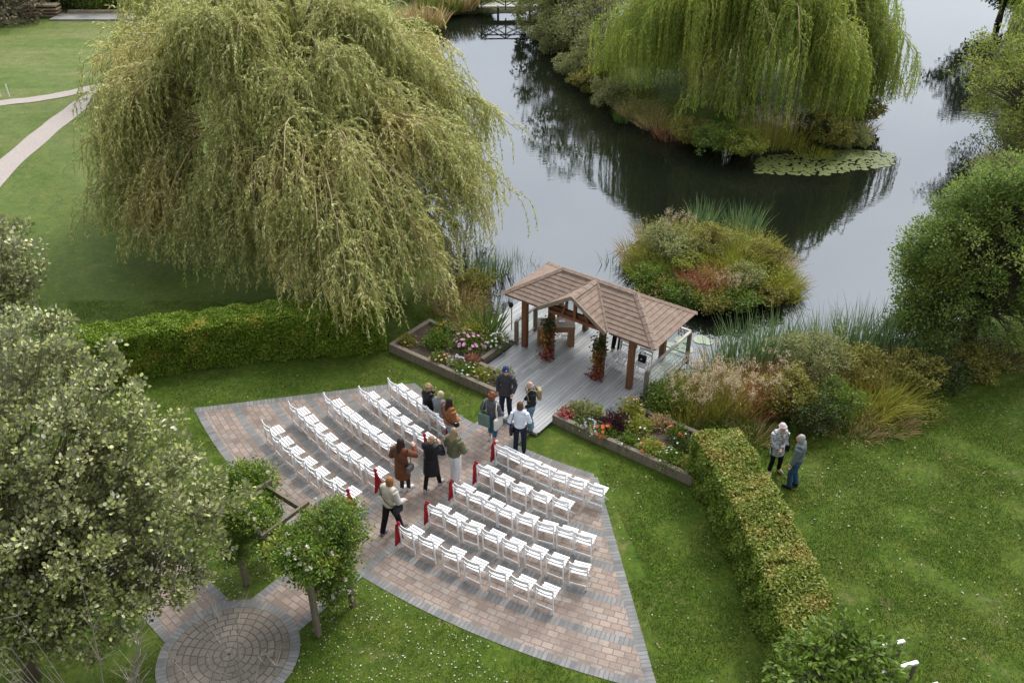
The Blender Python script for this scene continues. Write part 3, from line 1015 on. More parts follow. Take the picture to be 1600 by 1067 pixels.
willow('pale willow on the far left lawn half hidden behind the huge willow', (-17.5, 55.0, 0), 8.5, 5.4, 31, M_WILLOW,
       nb=90, per=16, smin=1.4, smax=3.0, straight=.6, step=.12, leafL=.22, leafW=.055, zmin=.7, skirt=.3)
willow('small bright willow drooping at the top right corner of the pond', (39.0, 63.0, 0), 8.0, 4.6, 37, M_WILLOW_B,
       nb=70, per=16, smin=1.5, smax=3.6, straight=.9, step=.13, leafL=.24, leafW=.06, zmin=.6, skirt=.35)

M_ALDER = leaf_mat('bank_tree_leaf', [(0, (.040, .072, .015)), (.5, (.078, .118, .028)), (1, (.135, .17, .052))], patch=[(0, (.10, .135, .03)), (1, (.17, .195, .06))], patch_scale=.5, trans=.42)
leafy('bank_tree', 'big round green tree on the near right bank, hanging over the reeds', 'tree', (15.2, 25.2, 0),
      [((0, .2, 3.0), (2.4, 2.3, 2.3), 2.2), ((-1.5, -.1, 2.0), (1.2, 1.3, 1.5), 1.2), ((-1.9, .3, 3.3), (.9, 1.0, 1.2), .7), ((-.9, .3, 4.7), (.75, .8, 1.1), .5), ((.1, .3, 5.2), (.8, .8, .9), .5), ((1.1, .2, 5.0), (1.2, 1.1, 1.2), .8),
       ((1.6, .3, 3.6), (2.2, 2.1, 2.0), 1.6), ((2.9, .5, 2.4), (2.3, 1.9, 1.9), 1.2), ((2.6, .4, 4.7), (1.3, 1.2, 1.2), .7), ((.4, -.4, 1.2), (2.3, 1.5, 1.1), 1.1), ((-1.9, -.5, .9), (.9, .9, .7), .5), ((-2.3, .1, 2.3), (.7, .8, .7), .35)],
      5, M_ALDER, n_clump=900, per=100, clump=.42, leaf=(.092, .056), trunk=(.2, 1.6), twig=.008)
M_HAZEL = leaf_mat('yellowing_leaf', [(0, (.06, .09, .018)), (.5, (.115, .145, .04)), (1, (.19, .195, .07))], patch=[(0, (.18, .155, .03)), (1, (.28, .24, .06))], patch_scale=.8, patch_lo=.6, patch_hi=.72)
leafy('bank_tree', 'yellowing tree leaning over the water behind the round green tree', 'tree', (26.3, 43.5, 0),
      [((0, 0, 2.6), (3.0, 3.6, 2.7), 2), ((2, 2, 3.6), (3.2, 3, 2.6), 1), ((-.8, -2.2, 1.5), (2.0, 2.0, 1.5), 1), ((-.6, 3.4, 2.4), (2.4, 2.2, 2.2), 1)],
      6, M_HAZEL, n_clump=420, per=55, clump=.6, leaf=(.15, .065), trunk=(.22, 1.5))
leafy('bank_shrub', 'grey leaved shrub at the waterside below the yellowing tree', 'shrub', (23.6, 37.0, -.1),
      [((0, 0, 1.0), (2.0, 1.8, 1.1), 1), ((-1.6, .8, 1.2), (1.3, .8, .6), .5)], 7, M_GREYGREEN, n_clump=130, per=44, clump=.5, leaf=(.16, .035), trunk=(.08, .5), rise=.3)
for lab, b, rr, hh, sd, m in (
        ('dark tree on the far right bank whose shape mirrors in the water', (37.0, 70.5, 0), 3.3, 6.6, 8, M_DARK),
        ('tall grey green tree on the far bank past the right corner willow', (44.5, 76.0, 0), 4.2, 8.5, 9, M_ALDER),
        ('dense dark tree behind the yellowing tree at the right edge', (36.5, 52.5, 0), 3.6, 6.5, 10, M_DARK)):
    leafy('bank_tree', lab, 'tree', b, [((0, 0, hh * .58), (rr, rr, hh * .42), 2), ((rr * .5, 0, hh * .4), (rr * .8, rr * .7, hh * .3), 1)], sd, m,
          n_clump=150, per=55, clump=.8, leaf=(.26, .16), trunk=(.2, 1.6))
# pale willow scrub on the far end of the large island
leafy('island_shrub', 'pale grey green willow bush at the left end of the large island', 'shrub', (5.9, 59.5, 0),
      [((0, 0, 2.2), (2.6, 3.0, 2.3), 2), ((-.9, 5.0, 2.4), (2.6, 3.2, 2.6), 2), ((-.2, -3.2, 1.4), (1.7, 2.2, 1.5), 1.2)], 12, M_GREYGREEN,
      n_clump=330, per=55, clump=.62, leaf=(.17, .06), trunk=(.12, 1.0), rise=.2)
leafy('island_tree', 'rounded tree turning golden behind the pale bush on the large island', 'tree', (5.4, 67.5, 0),
      [((0, 0, 5.6), (3.8, 3.6, 4.6), 1), ((-1.6, 1.5, 3.6), (2.8, 2.6, 2.6), .6)], 13, M_HAZEL, n_clump=240, per=50, clump=.8, leaf=(.24, .14), trunk=(.18, 1.6))
# far left edge of the lawn
leafy('garden_shrub', 'rusty brown shrub at the top left corner of the lawn', 'shrub', (-38.6, 69.6, 0),
      [((0, 0, 2.0), (3.4, 3.0, 2.2), 1), ((-5, -3, 1.8), (4, 3, 2.2), .8)], 14,
      leaf_mat('rusty_brown_leaf', [(0, (.10, .08, .05)), (.5, (.17, .14, .09)), (1, (.26, .21, .15))]), n_clump=220, per=50, clump=.8, leaf=(.26, .15), trunk=(.15, 1))
for i, (x, y, lab) in enumerate(((-36.4, 74.6, 'glossy dark evergreen bush just right of the timber stack'), (-32.2, 74.4, 'second dark evergreen bush, nearer the pale far willow'),
                                 (-27.5, 75.4, 'third dark evergreen bush, behind the pale far willow'))):
    leafy('evergreen_bush', lab, 'shrub', (x, y, 0), [((0, 0, 1.9), (3.2, 2.4, 2.2), 1)], 15 + i, M_DARK if i != 1 else M_GREEN, n_clump=110, per=50, clump=.75, leaf=(.24, .14), trunk=(.1, .8), group='evergreens along the far left lawn')
leafy('reed_bank_shrub', 'olive scrub on the far bank near the footbridge', 'shrub', (-5.0, 77.0, 0), [((0, 0, 1.0), (3.2, 1.4, 1.3), 1), ((-4.5, -.6, .9), (2.5, 1.3, 1.1), .7)], 19, M_OLIVE, n_clump=120, per=44, clump=.6, leaf=(.22, .08), trunk=(.08, .5))

# silvery whitebeams in the left foreground
M_WHITEBEAM = leaf_mat('whitebeam_leaf', [(0, (.050, .066, .020)), (.4, (.105, .122, .046)), (.75, (.165, .18, .078)), (.92, (.24, .25, .14)), (1, (.40, .41, .30))], patch=[(0, (.09, .10, .045)), (.5, (.17, .18, .095)), (.85, (.30, .305, .20)), (1, (.46, .47, .38))], patch_scale=.55, patch_lo=.5, patch_hi=.62, trans=.25, rough=.5, under=(.24, .25, .16))
leafy('whitebeam_tree', 'large silvery whitebeam filling the lower left foreground', 'tree', (-10.0, 12.0, 0),
      [((.3, 3.0, 5.9), (1.25, 1.1, .9), 1), ((1.7, 2.5, 5.4), (1.0, 1.0, .8), .8), ((-.9, 3.2, 5.5), (1.2, 1.2, 1.0), 1), ((2.5, 2.0, 4.5), (1.0, .9, .8), .8), ((3.1, 1.5, 3.55), (1.15, 1.0, .85), 1),
       ((3.85, 1.5, 2.95), (.75, .7, .55), .45), ((2.3, .9, 2.9), (1.1, .9, .85), .9), ((1.2, .2, 3.4), (1.3, .9, 1.0), 1), ((.2, .2, 4.3), (1.3, 1.0, 1.0), 1), ((-1.2, 1.0, 4.1), (1.5, 1.4, 1.3), 1.2),
       ((1.4, -.4, 2.4), (1.4, .8, .9), 1), ((2.9, .6, 2.15), (.85, .7, .65), .55), ((0, -.6, 2.5), (1.3, .8, .9), .9), ((1.2, 1.6, 4.8), (1.3, 1.1, .95), 1.1), ((1.3, 1.7, 3.7), (1.0, .9, .8), .9), ((-.6, 4.2, 4.9), (1.3, 1.2, 1.0), .8), ((-1.6, -.4, 3.0), (1.3, 1.1, 1.2), .9)],
      41, M_WHITEBEAM, n_clump=880, per=60, clump=.25, leaf=(.092, .072), trunk=(.13, 1.9), bark=M_BARK_OLIVE, up=.5, twig=.006, surface=.68, rise=.25, limb=.13)
leafy('whitebeam_tree', 'second whitebeam, cut by the left edge of the photo above the large one', 'tree', (-15.6, 22.8, 0),
      [((0, 0, 4.2), (1.9, 1.8, 1.5), 1), ((.1, -.4, 3.0), (1.7, 1.6, 1.4), .8)], 42, M_WHITEBEAM, n_clump=300, per=42, clump=.32, leaf=(.115, .095), trunk=(.12, 1.7), bark=M_BARK_PALE, up=.5, rise=.25)
# large leaved cherry in the lower right corner
M_CHERRY = leaf_mat('cherry_leaf', [(0, (.045, .085, .012)), (.5, (.085, .14, .024)), (1, (.15, .20, .05))], trans=.42)
leafy('cherry_shrub', 'leafy cherry shrub with long drooping leaves over the white topped pergola', 'shrub', (6.9, 10.9, 0),
      [((-.45, .35, 1.45), (.95, .85, .75), 1.2), ((-1.15, .0, 1.4), (.75, .8, .7), .7), ((.0, .75, 1.35), (.5, .45, .4), .3), ((.1, -.3, 1.2), (1.0, .7, .7), .7)], 43, M_CHERRY, n_clump=300, per=17, clump=.26, leaf=(.155, .068), trunk=(.05, .6), up=.6, twig=.006)
leafy('cherry_sapling', 'single young leafy shoot in the lower right lawn corner', 'shrub', (9.15, 11.0, 0),
      [((0, 0, .75), (.30, .24, .50), 1)], 44, M_CHERRY, n_clump=16, per=12, clump=.17, leaf=(.13, .05), trunk=(.012, .6), up=.6, twig=.005)

# bare pale twigs at the very bottom left
def bare(label, base, seed, n, L):
    r = np.random.default_rng(seed)
    root = thing('bare_shrub', label, 'shrub', base)
    a = r.uniform(0, 2 * math.pi, n)
    d = unit(np.stack([np.cos(a) * .30, np.sin(a) * .20, np.ones(n)], 1))
    K = 8
    s = np.linspace(0, 1, K)[None, :, None]
    P = d[:, None, :] * s * (L * r.uniform(.6, 1.1, n))[:, None, None] + np.cumsum(r.normal(0, .02, (n, K, 3)), 1) * (s > 0)
    parts = [tubes_np(P, np.linspace(.016, .004, K)[None] * np.ones((n, 1)), 4)]
    m = n * 12
    bi = r.integers(0, n, m); ti = r.integers(3, K, m)
    b = P[bi, ti]
    dd = unit(d[bi] * .8 + rand_dirs(m, r) * .7)
    Q = b[:, None, :] + dd[:, None, :] * np.linspace(0, 1, 4)[None, :, None] * r.uniform(.15, .6, m)[:, None, None]
    parts.append(tubes_np(Q, np.linspace(.006, .002, 4)[None] * np.ones((m, 1)), 3))
    v, q = cat_vq(parts)
    link('twigs', fast_mesh('twigs', v, q, M_BARK_PALE), root)
bare('bare pale twigs poking up at the bottom edge below the patio', (-5.0, 9.7, 0), 51, 17, 4.1)
bare('bare pale twigs poking up in the bottom left corner', (-7.3, 9.7, 0), 52, 22, 4.6)

# ------------------------------------------------------------------ clipped hedges
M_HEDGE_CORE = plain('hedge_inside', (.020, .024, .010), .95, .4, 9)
M_HEDGE_L = leaf_mat('beech_hedge_leaf', [(0, (.045, .080, .010)), (.5, (.090, .135, .018)), (1, (.17, .20, .045))], patch=[(0, (.15, .14, .03)), (1, (.24, .21, .07))], patch_scale=.9, patch_lo=.58, patch_hi=.72, trans=.4)
M_HEDGE_R = leaf_mat('autumn_hedge_leaf', [(0, (.055, .085, .014)), (.5, (.11, .14, .028)), (1, (.21, .215, .07))],
                     patch=[(0, (.085, .10, .022)), (.45, (.17, .145, .045)), (.75, (.23, .175, .07)), (1, (.29, .26, .11))], patch_scale=1.3, patch_lo=.42, patch_hi=.68, trans=.4)
M_HEDGE_RS = leaf_mat('hedge_side_leaf', [(0, (.045, .075, .012)), (.5, (.085, .12, .022)), (1, (.16, .18, .05))], trans=.4)
def hedge(label, mid, w, h, seed, mats, dens=2300, leaf=(.068, .045), round_=.16):
    """mid = line of points along the middle of the hedge"""
    r = np.random.default_rng(seed)
    mid = [Vector(p) for p in mid]
    root = thing('clipped_hedge', label, 'hedge', mid[0])
    b0 = mid[0]
    core, P, Nn, top = MB(), [], [], []
    for a, b in zip(mid[:-1], mid[1:]):
        t = (b - a).normalized()
        core.beam(a - b0 - t * .02 + Vector((0, 0, h * .46)), b - b0 + t * .12 + Vector((0, 0, h * .46)), w - .22, h * .92)
        s = Vector((-t.y, t.x, 0))
        L = (b - a).length
        for kind, area, n0 in (('top', L * w, (0, 0, 1)), ('l', L * h, s), ('r', L * h, -s)):
            n = int(area * dens)
            u = r.random(n) * (L + .3) - .15
            q = r.random(n)
            if kind == 'top':
                off = (q - .5) * w
                z = h - np.maximum(0, np.abs(off) - (w / 2 - round_)) ** 2 * 2.2
            else:
                z = q * h
                off = np.full(n, w / 2) * (1 if kind == 'l' else -1) * (1 - np.maximum(0, z - (h - round_)) * .5)
            wob = .05 * np.sin(u * 3.1 + z * 4) + .04 * np.sin(u * 7.3 - z * 6 + off * 5) + r.normal(0, .035, n)
            p = np.array(a - b0)[None] + np.array(t)[None] * u[:, None] + np.array(s)[None] * off[:, None]
            p[:, 2] += z
            p += np.array(n0)[None] * wob[:, None]
            P.append(p); Nn.append(np.tile(np.array(n0, float), (n, 1))); top.append(np.full(n, kind == 'top'))
    for e, t in ((mid[0], (mid[0] - mid[1]).normalized()), (mid[-1], (mid[-1] - mid[-2]).normalized())):
        s = Vector((-t.y, t.x, 0))
        n = int(w * h * dens)
        p = np.array(e - b0)[None] + np.array(s)[None] * ((r.random(n) - .5) * w)[:, None] + np.array(t)[None] * (r.normal(0, .04, n) + .03)[:, None]
        p[:, 2] += r.random(n) * h
        P.append(p); Nn.append(np.tile(np.array(t, float), (n, 1))); top.append(np.zeros(n, bool))
    P, Nn, top = np.concatenate(P), np.concatenate(Nn), np.concatenate(top)
    P[:, 2] = np.maximum(P[:, 2], .03)
    core.build('stems', M_HEDGE_CORE, root)
    n = len(P)
    D = unit(rand_dirs(n, r) + Nn * .45 + np.array([0, 0, .1]))
    F = unit(Nn * .9 + rand_dirs(n, r) * .75)
    v, q = leaves(P - D * leaf[0] * .5, D, F, leaf[0] * r.uniform(.7, 1.3, n), leaf[1] * r.uniform(.7, 1.3, n))
    mi = np.repeat(np.where(top, 0, 1), 2)
    link('foliage', fast_mesh('foliage', v, q, list(mats), mi), root)
    return root
hedge('long low clipped hedge under the huge willow on the left lawn', [(-13.6, 22.9, 0), (-11.4, 23.55, 0), (-8.0, 24.45, 0), (-5.4, 24.75, 0), (-4.35, 25.0, 0)], 1.15, 1.5, 61, (M_HEDGE_L, M_HEDGE_L))
hedge('brown tinged clipped hedge between the seating and the right lawn', [(5.35, 18.35, 0), (5.72, 16.3, 0), (6.0, 14.0, 0), (6.1, 11.8, 0), (6.15, 9.4, 0)], 1.25, 1.45, 62, (M_HEDGE_R, M_HEDGE_RS))
# ------------------------------------------------------------------ deck and gazebo
M_DECK = None
def deck_mat():
    m, nt, L = new_mat('grey_decking')
    out = N(nt, 'ShaderNodeOutputMaterial')
    b = N(nt, 'ShaderNodeBsdfPrincipled', ins={'Roughness': .55})
    b.inputs['Specular IOR Level'].default_value = .4
    tc = N(nt, 'ShaderNodeTexCoord')
    geo = N(nt, 'ShaderNodeNewGeometry')
    r = ramp(nt, [(0, (.255, .26, .262)), (.5, (.31, .313, .313)), (1, (.37, .372, .37))])
    L(geo.outputs['Random Per Island'], r.inputs['Fac'])
    mp = N(nt, 'ShaderNodeMapping', ins={'Scale': (9, .8, 1)})
    L(tc.outputs['Object'], mp.inputs['Vector'])
    n1 = N(nt, 'ShaderNodeTexNoise', ins={'Scale': 3, 'Detail': 6, 'Roughness': .7})
    L(mp.outputs['Vector'], n1.inputs['Vector'])
    n2 = N(nt, 'ShaderNodeTexNoise', ins={'Scale': .9, 'Detail': 4})
    L(tc.outputs['Object'], n2.inputs['Vector'])
    ra = ramp(nt, [(.3, (.82, .82, .82)), (.7, (1.12, 1.12, 1.12))])
    L(n1.outputs['Fac'], ra.inputs['Fac'])
    rb = ramp(nt, [(.35, (.86, .88, .88)), (.65, (1.08, 1.06, 1.04))])
    L(n2.outputs['Fac'], rb.inputs['Fac'])
    x = N(nt, 'ShaderNodeMixRGB', blend_type='MULTIPLY', ins={0: 1})
    L(r.outputs['Color'], x.inputs[1]); L(ra.outputs['Color'], x.inputs[2])
    y = N(nt, 'ShaderNodeMixRGB', blend_type='MULTIPLY', ins={0: 1})
    L(x.outputs[0], y.inputs[1]); L(rb.outputs['Color'], y.inputs[2])
    L(y.outputs[0], b.inputs['Base Color'])
    L(b.outputs[0], out.inputs['Surface'])
    return m
M_DECK = deck_mat()
M_WOOD = plain('stained_timber', (.165, .068, .030), .55, .35, 3, bump=.25, bscale=30, stretch=(8, 8, .6))
M_WOOD_OLD = plain('weathered_timber', (.175, .145, .110), .85, .3, 3, bump=.5, bscale=30, stretch=(6, 6, 1))
M_WOOD_GREY = plain('grey_timber', (.150, .122, .088), .9, .3, 4, bump=.5, bscale=30, stretch=(6, 6, .6))
M_WOOD_HONEY = plain('honey_timber', (.26, .125, .055), .5, .3, 3, bump=.2, bscale=25, stretch=(6, 6, .8))
M_RAILW = plain('pale_rail', (.36, .33, .285), .7, .2, 5)
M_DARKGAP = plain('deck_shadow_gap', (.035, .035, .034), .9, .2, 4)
M_WHITE = plain('white_paint', (.72, .722, .73), .45, .08, 5)
M_BLACK = plain('black_cloth', (.012, .012, .014), .8, .2, 9)
M_METAL = plain('dark_metal', (.03, .03, .032), .4, .2, 9, metal=.6)
M_SOIL = plain('soil', (.055, .040, .028), .95, .4, 10, bump=.8, bscale=25)

DK = 0.11                                       # deck top
deck = thing('timber_deck', 'grey boarded deck platform reaching from the aisle out over the pond', 'deck', uv(0, 0, 0), RZ_UV)
def clip_board(v0, v1):
    """where a board between v0 and v1 starts and stops along u"""
    vm = (v0 + v1) / 2
    if vm < -1.85: return None
    if vm < -.36:                                # walkway going off to the left, behind the planter
        return (.02, 3.0)
    u1 = 2.62
    if vm < .98: u0 = -1.72
    elif vm < 2.96: u0 = -3.42
    elif vm < 4.42: u0 = -1.72
    elif vm < 4.62: u0 = -.1
    else: return None
    return (u0, u1)
mb = MB()
bw = .118
k = -1.85
while k < 4.64:
    c = clip_board(k, k + bw)
    if c:
        # boards come in lengths butted end to end
        u0, u1 = c
        cut = u0 + (u1 - u0) * (.38 + .3 * math.sin(k * 57.3))
        for a, b in ((u0, cut - .002), (cut + .002, u1)):
            mb.box((k + bw / 2, (a + b) / 2, DK - .014 + .0015 * math.sin(k * 91)), (bw - .009, b - a, .028))
    k += bw
mb.build('boards', M_DECK, deck)
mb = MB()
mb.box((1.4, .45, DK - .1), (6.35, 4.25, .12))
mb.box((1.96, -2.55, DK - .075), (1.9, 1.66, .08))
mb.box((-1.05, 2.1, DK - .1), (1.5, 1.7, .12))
mb.build('joist_shade_slab', M_DARKGAP, deck)  # solid underdeck slab; shade of the board gaps is put into its colour
mb = MB()
for v in (-1.6, .2, 2.4, 4.4):
    for u in (2.3, 1.0):
        mb.box((v, u, -.7), (.14, .14, 1.5))
mb.build('stilts', M_WOOD_OLD, deck)
mb = MB()
mb.box((1.965, -3.47, DK - .03), (2.0, .055, .09))
mb.build('step_edge', M_DECK, deck)

gz_root = thing('gazebo', 'open timber gazebo with brown tiled hipped roof on the pond deck', 'gazebo', uv(0, 0, DK), RZ_UV)
EZ, RZ_ = 1.87, 2.66                            # eave and ridge above the deck
PW = .17
for v, u in ((0, 0), (1.02, 0), (2.9, 0), (3.92, 0), (0, 2.05), (1.02, 2.05), (2.9, 2.05), (3.92, 2.05)):
    MB().box((v, u, EZ / 2 + .03), (PW, PW, EZ + .06)).build('post', M_WOOD, gz_root, bevel=.008)
mb = MB()
for u in (0, 2.05):
    mb.box((1.96, u, EZ + .0), (4.25, .11, .13))
for v in (0, 3.92):
    mb.box((v, 1.025, EZ + .002), (.11, 1.93, .128))
mb.build('ring_beam', M_WOOD, gz_root)
mb = MB()
mb.beam((1.0, -.13, EZ - .08), (2.92, -.13, EZ - .08), .1, .1)
mb.beam((1.96, -.128, EZ - .04), (1.96, -.128, RZ_ - .14), .09, .09)
mb.beam((1.5, -.127, EZ - .04), (1.66, -.127, EZ + .42), .07, .07)
mb.beam((2.42, -.127, EZ - .04), (2.26, -.127, EZ + .42), .07, .07)
mb.build('gable_truss', M_WOOD, gz_root)

def tile_mat():
    m, nt, L = new_mat('roof_tiles')
    out = N(nt, 'ShaderNodeOutputMaterial')
    b = N(nt, 'ShaderNodeBsdfPrincipled', ins={'Roughness': .85})
    b.inputs['Specular IOR Level'].default_value = .2
    tc = N(nt, 'ShaderNodeTexCoord')
    n1 = N(nt, 'ShaderNodeTexNoise', ins={'Scale': 5, 'Detail': 7, 'Roughness': .7})
    L(tc.outputs['Object'], n1.inputs['Vector'])
    r = ramp(nt, [(.28, (.165, .118, .090)), (.5, (.225, .165, .130)), (.72, (.29, .225, .180))])
    L(n1.outputs['Fac'], r.inputs['Fac'])
    n2 = N(nt, 'ShaderNodeTexNoise', ins={'Scale': 95, 'Detail': 3})
    L(tc.outputs['Object'], n2.inputs['Vector'])
    ra = ramp(nt, [(.25, (.74, .74, .74)), (.75, (1.22, 1.2, 1.18))])
    L(n2.outputs['Fac'], ra.inputs['Fac'])
    x = N(nt, 'ShaderNodeMixRGB', blend_type='MULTIPLY', ins={0: 1})
    L(r.outputs['Color'], x.inputs[1]); L(ra.outputs['Color'], x.inputs[2])
    # lichen near the ridges
    n3 = N(nt, 'ShaderNodeTexNoise', ins={'Scale': 2.2, 'Detail': 5})
    L(tc.outputs['Object'], n3.inputs['Vector'])
    rl = ramp(nt, [(.62, (0, 0, 0)), (.72, (.45, .45, .45))])
    L(n3.outputs['Fac'], rl.inputs['Fac'])
    y = N(nt, 'ShaderNodeMixRGB')
    y.inputs[2].default_value = (.20, .17, .09, 1)
    L(rl.outputs['Color'], y.inputs[0]); L(x.outputs[0], y.inputs[1])
    L(y.outputs[0], b.inputs['Base Color'])
    bp = N(nt, 'ShaderNodeBump', ins={'Strength': .5, 'Distance': .01})
    L(n2.outputs['Fac'], bp.inputs['Height'])
    L(bp.outputs['Normal'], b.inputs['Normal'])
    L(b.outputs[0], out.inputs['Surface'])
    return m
M_TILE = tile_mat()
M_CAP = plain('ridge_cap', (.215, .155, .12), .85, .3, 9, bump=.4, bscale=80)
M_SOFFIT = plain('roof_underside', (.16, .09, .05), .8, .25, 5)
E0, E1, W0, W1 = -.27, 2.31, -.70, 4.80         # eave rectangle (u then v)
UM = (E0 + E1) / 2
RL, RR = .74, 3.36                              # ridge ends
def course_plane(poly_fn, n, name, step=.024):
    """a roof slope laid in n overlapping courses; poly_fn(t) -> the two ends of the course line at height share t"""
    mb = MB()
    for i in range(n):
        a0, a1 = poly_fn(i / n)
        b0, b1 = poly_fn((i + 1.12) / n if i < n - 1 else 1.0)
        nrm = (Vector(a1) - Vector(a0)).cross(Vector(b0) - Vector(a0))
        if nrm.length < 1e-6:
            nrm = (Vector(a1) - Vector(a0)).cross(Vector(b1) - Vector(a0))
        nrm.normalize()
        if nrm.z < 0: nrm = -nrm
        lift = nrm * step
        A0, A1, B0, B1 = [Vector(p) for p in (a0, a1, b0, b1)]
        vs = [A0 + lift, A1 + lift, B1 + lift * .12, B0 + lift * .12, A0 - nrm * .004, A1 - nrm * .004, B1 - nrm * .006, B0 - nrm * .006]
        mb.add(vs, [(0, 1, 2, 3), (7, 6, 5, 4), (0, 4, 5, 1), (1, 5, 6, 2), (2, 6, 7, 3), (3, 7, 4, 0)])
    return mb.build(name, M_TILE, gz_root)
def lp(a, b, t): return tuple(a[i] + (b[i] - a[i]) * t for i in range(3))
NLc, NRc, FRc, FLc = (W0, E0, EZ), (W1, E0, EZ), (W1, E1, EZ), (W0, E1, EZ)
Rl, Rr = (RL, UM, RZ_), (RR, UM, RZ_)
course_plane(lambda t: (lp(FRc, Rr, t), lp(FLc, Rl, t)), 10, 'back_slope')
course_plane(lambda t: (lp(FLc, Rl, t), lp(NLc, Rl, t)), 10, 'left_hip')
course_plane(lambda t: (lp(NRc, Rr, t), lp(FRc, Rr, t)), 10, 'right_hip')
GL, GR, GV = .78, 3.16, 1.97                    # gable feet and its ridge line
GP = (GV, E0 - .1, RZ_ - .015)
GT = (GV, UM, RZ_ - .015)
def front_left(t):
    a, b = lp(NLc, Rl, t), lp((GL, E0, EZ), (GV, UM, RZ_), t)
    return (a, b)
def front_right(t):
    a, b = lp((GR, E0, EZ), (GV, UM, RZ_), t), lp(NRc, Rr, t)
    return (a, b)
course_plane(front_left, 10, 'front_slope')
course_plane(front_right, 10, 'front_slope')
course_plane(lambda t: (lp((GL - .02, E0 - .1, EZ), GP, t), lp((GL, E0 + .02, EZ), GT, t)), 8, 'gable_slope')
course_plane(lambda t: (lp((GR, E0 + .02, EZ), GT, t), lp((GR + .02, E0 - .1, EZ), GP, t)), 8, 'gable_slope')
def cap(a, b, w=.15, name='ridge_tile_row'):
    """overlapping half-round-ish capping tiles along a line"""
    a, b = Vector(a), Vector(b)
    L = (b - a).length
    n = max(2, round(L / .32))
    d = (b - a).normalized()
    s = d.cross(Vector((0, 0, 1))).normalized()
    up = s.cross(d).normalized()
    mb = MB()
    for i in range(n):
        p, q = a + d * (L * i / n), a + d * (L * (i + 1.08) / n)
        for sg in (-1, 1):
            lo = s * sg * w * .72 - up * w * .36
            for (e, h) in ((p, .048), (q, .034)):
                pass
            vs = [p + up * .052, q + up * .040, q + up * .040 + lo, p + up * .052 + lo,
                  p + up * .030, q + up * .018, q + up * .018 + lo, p + up * .030 + lo]
            fs = [(0, 1, 2, 3), (7, 6, 5, 4), (0, 4, 5, 1), (1, 5, 6, 2), (2, 6, 7, 3), (3, 7, 4, 0)]
            mb.add(vs, fs if sg > 0 else [tuple(reversed(f)) for f in fs])
    return mb.build(name, M_CAP, gz_root)
cap(Rl, (GV - .1, UM, RZ_)); cap((GV - .1, UM, RZ_), Rr)
cap(NLc, Rl); cap(NRc, Rr); cap(FLc, Rl); cap(FRc, Rr)
cap(GP, GT)
cap((GR + .03, E0, EZ + .0), (GV + .05, UM - .05, RZ_ - .02), .12)
cap((GL - .03, E0, EZ + .0), (GV - .05, UM - .05, RZ_ - .02), .12)
mb = MB()
mb.beam((GR + .04, E0 - .125, EZ - .005), (GV, E0 - .125, RZ_ + .0), .03, .12)
mb.beam((GL - .04, E0 - .125, EZ - .005), (GV, E0 - .125, RZ_ + .0), .03, .12)
mb.build('bargeboard', plain('bargeboard_paint', (.23, .175, .135), .6, .2, 6), gz_root)
mb = MB()
mb.box((W0 + .05, UM, EZ - .035), (.03, E1 - E0 - .1, .08)); mb.box((W1 - .05, UM, EZ - .035), (.03, E1 - E0 - .1, .08))
mb.box(((W0 + W1) / 2, E1 - .05, EZ - .036), (W1 - W0 - .14, .03, .08))
mb.box(((W0 + GL) / 2, E0 + .05, EZ - .036), (GL - W0 - .14, .03, .08)); mb.box(((W1 + GR) / 2, E0 + .05, EZ - .036), (W1 - GR - .14, .03, .08))
mb.build('fascia', M_SOFFIT, gz_root)

# ---- balustrades
M_GLASS, nt_, L2 = new_mat('rail_glass')
o_ = N(nt_, 'ShaderNodeOutputMaterial')
gl_ = N(nt_, 'ShaderNodeBsdfGlossy', ins={'Roughness': .03})
tr_ = N(nt_, 'ShaderNodeBsdfTransparent', ins={'Color': (.93, .96, .95, 1)})
fr_ = N(nt_, 'ShaderNodeValue')
fr_.outputs[0].default_value = .09
mx_ = N(nt_, 'ShaderNodeMixShader')
L2(fr_.outputs[0], mx_.inputs[0]); L2(tr_.outputs[0], mx_.inputs[1]); L2(gl_.outputs[0], mx_.inputs[2]); L2(mx_.outputs[0], o_.inputs['Surface'])

def balustrade(label, pts, h=.95, post_w=.11, post_mat=None, glass=True, rail_mat=None):
    root = thing('balustrade', label, 'railing', uv(0, 0, DK), RZ_UV)
    for (v, u) in pts:
        MB().box((v, u, h / 2 - .1), (post_w, post_w, h + .2)).build('post', post_mat or M_WOOD_OLD, root, bevel=.006)
    for a, b in zip(pts[:-1], pts[1:]):
        a3, b3 = Vector((a[0], a[1], 0)), Vector((b[0], b[1], 0))
        d = (b3 - a3).normalized()
        MB().beam(a3 + Vector((0, 0, h + .03)), b3 + Vector((0, 0, h + .03)), .085, .05).build('handrail', rail_mat or M_RAILW, root)
        MB().beam(a3 + d * post_w * .5 + Vector((0, 0, .12)), b3 - d * post_w * .5 + Vector((0, 0, .12)), .05, .045).build('bottom_rail', rail_mat or M_RAILW, root)
        if glass:
            MB().beam(a3 + d * .09 + Vector((0, 0, .53)), b3 - d * .09 + Vector((0, 0, .53)), .012, .76).build('glass_panel', M_GLASS, root)
    return root
balustrade('glass balustrade with pale handrail on the right side of the deck', [(4.56, -.15), (4.56, 2.55)])
balustrade('glass balustrade along the pond edge at the back of the deck', [(4.56, 2.60), (2.2, 2.60), (-.1, 2.60)], post_w=.07)
balustrade('timber balustrade at the left of the deck beside the flower bed', [(-.30, -.06), (-.30, 1.0), (-.30, 2.0)], h=.85)

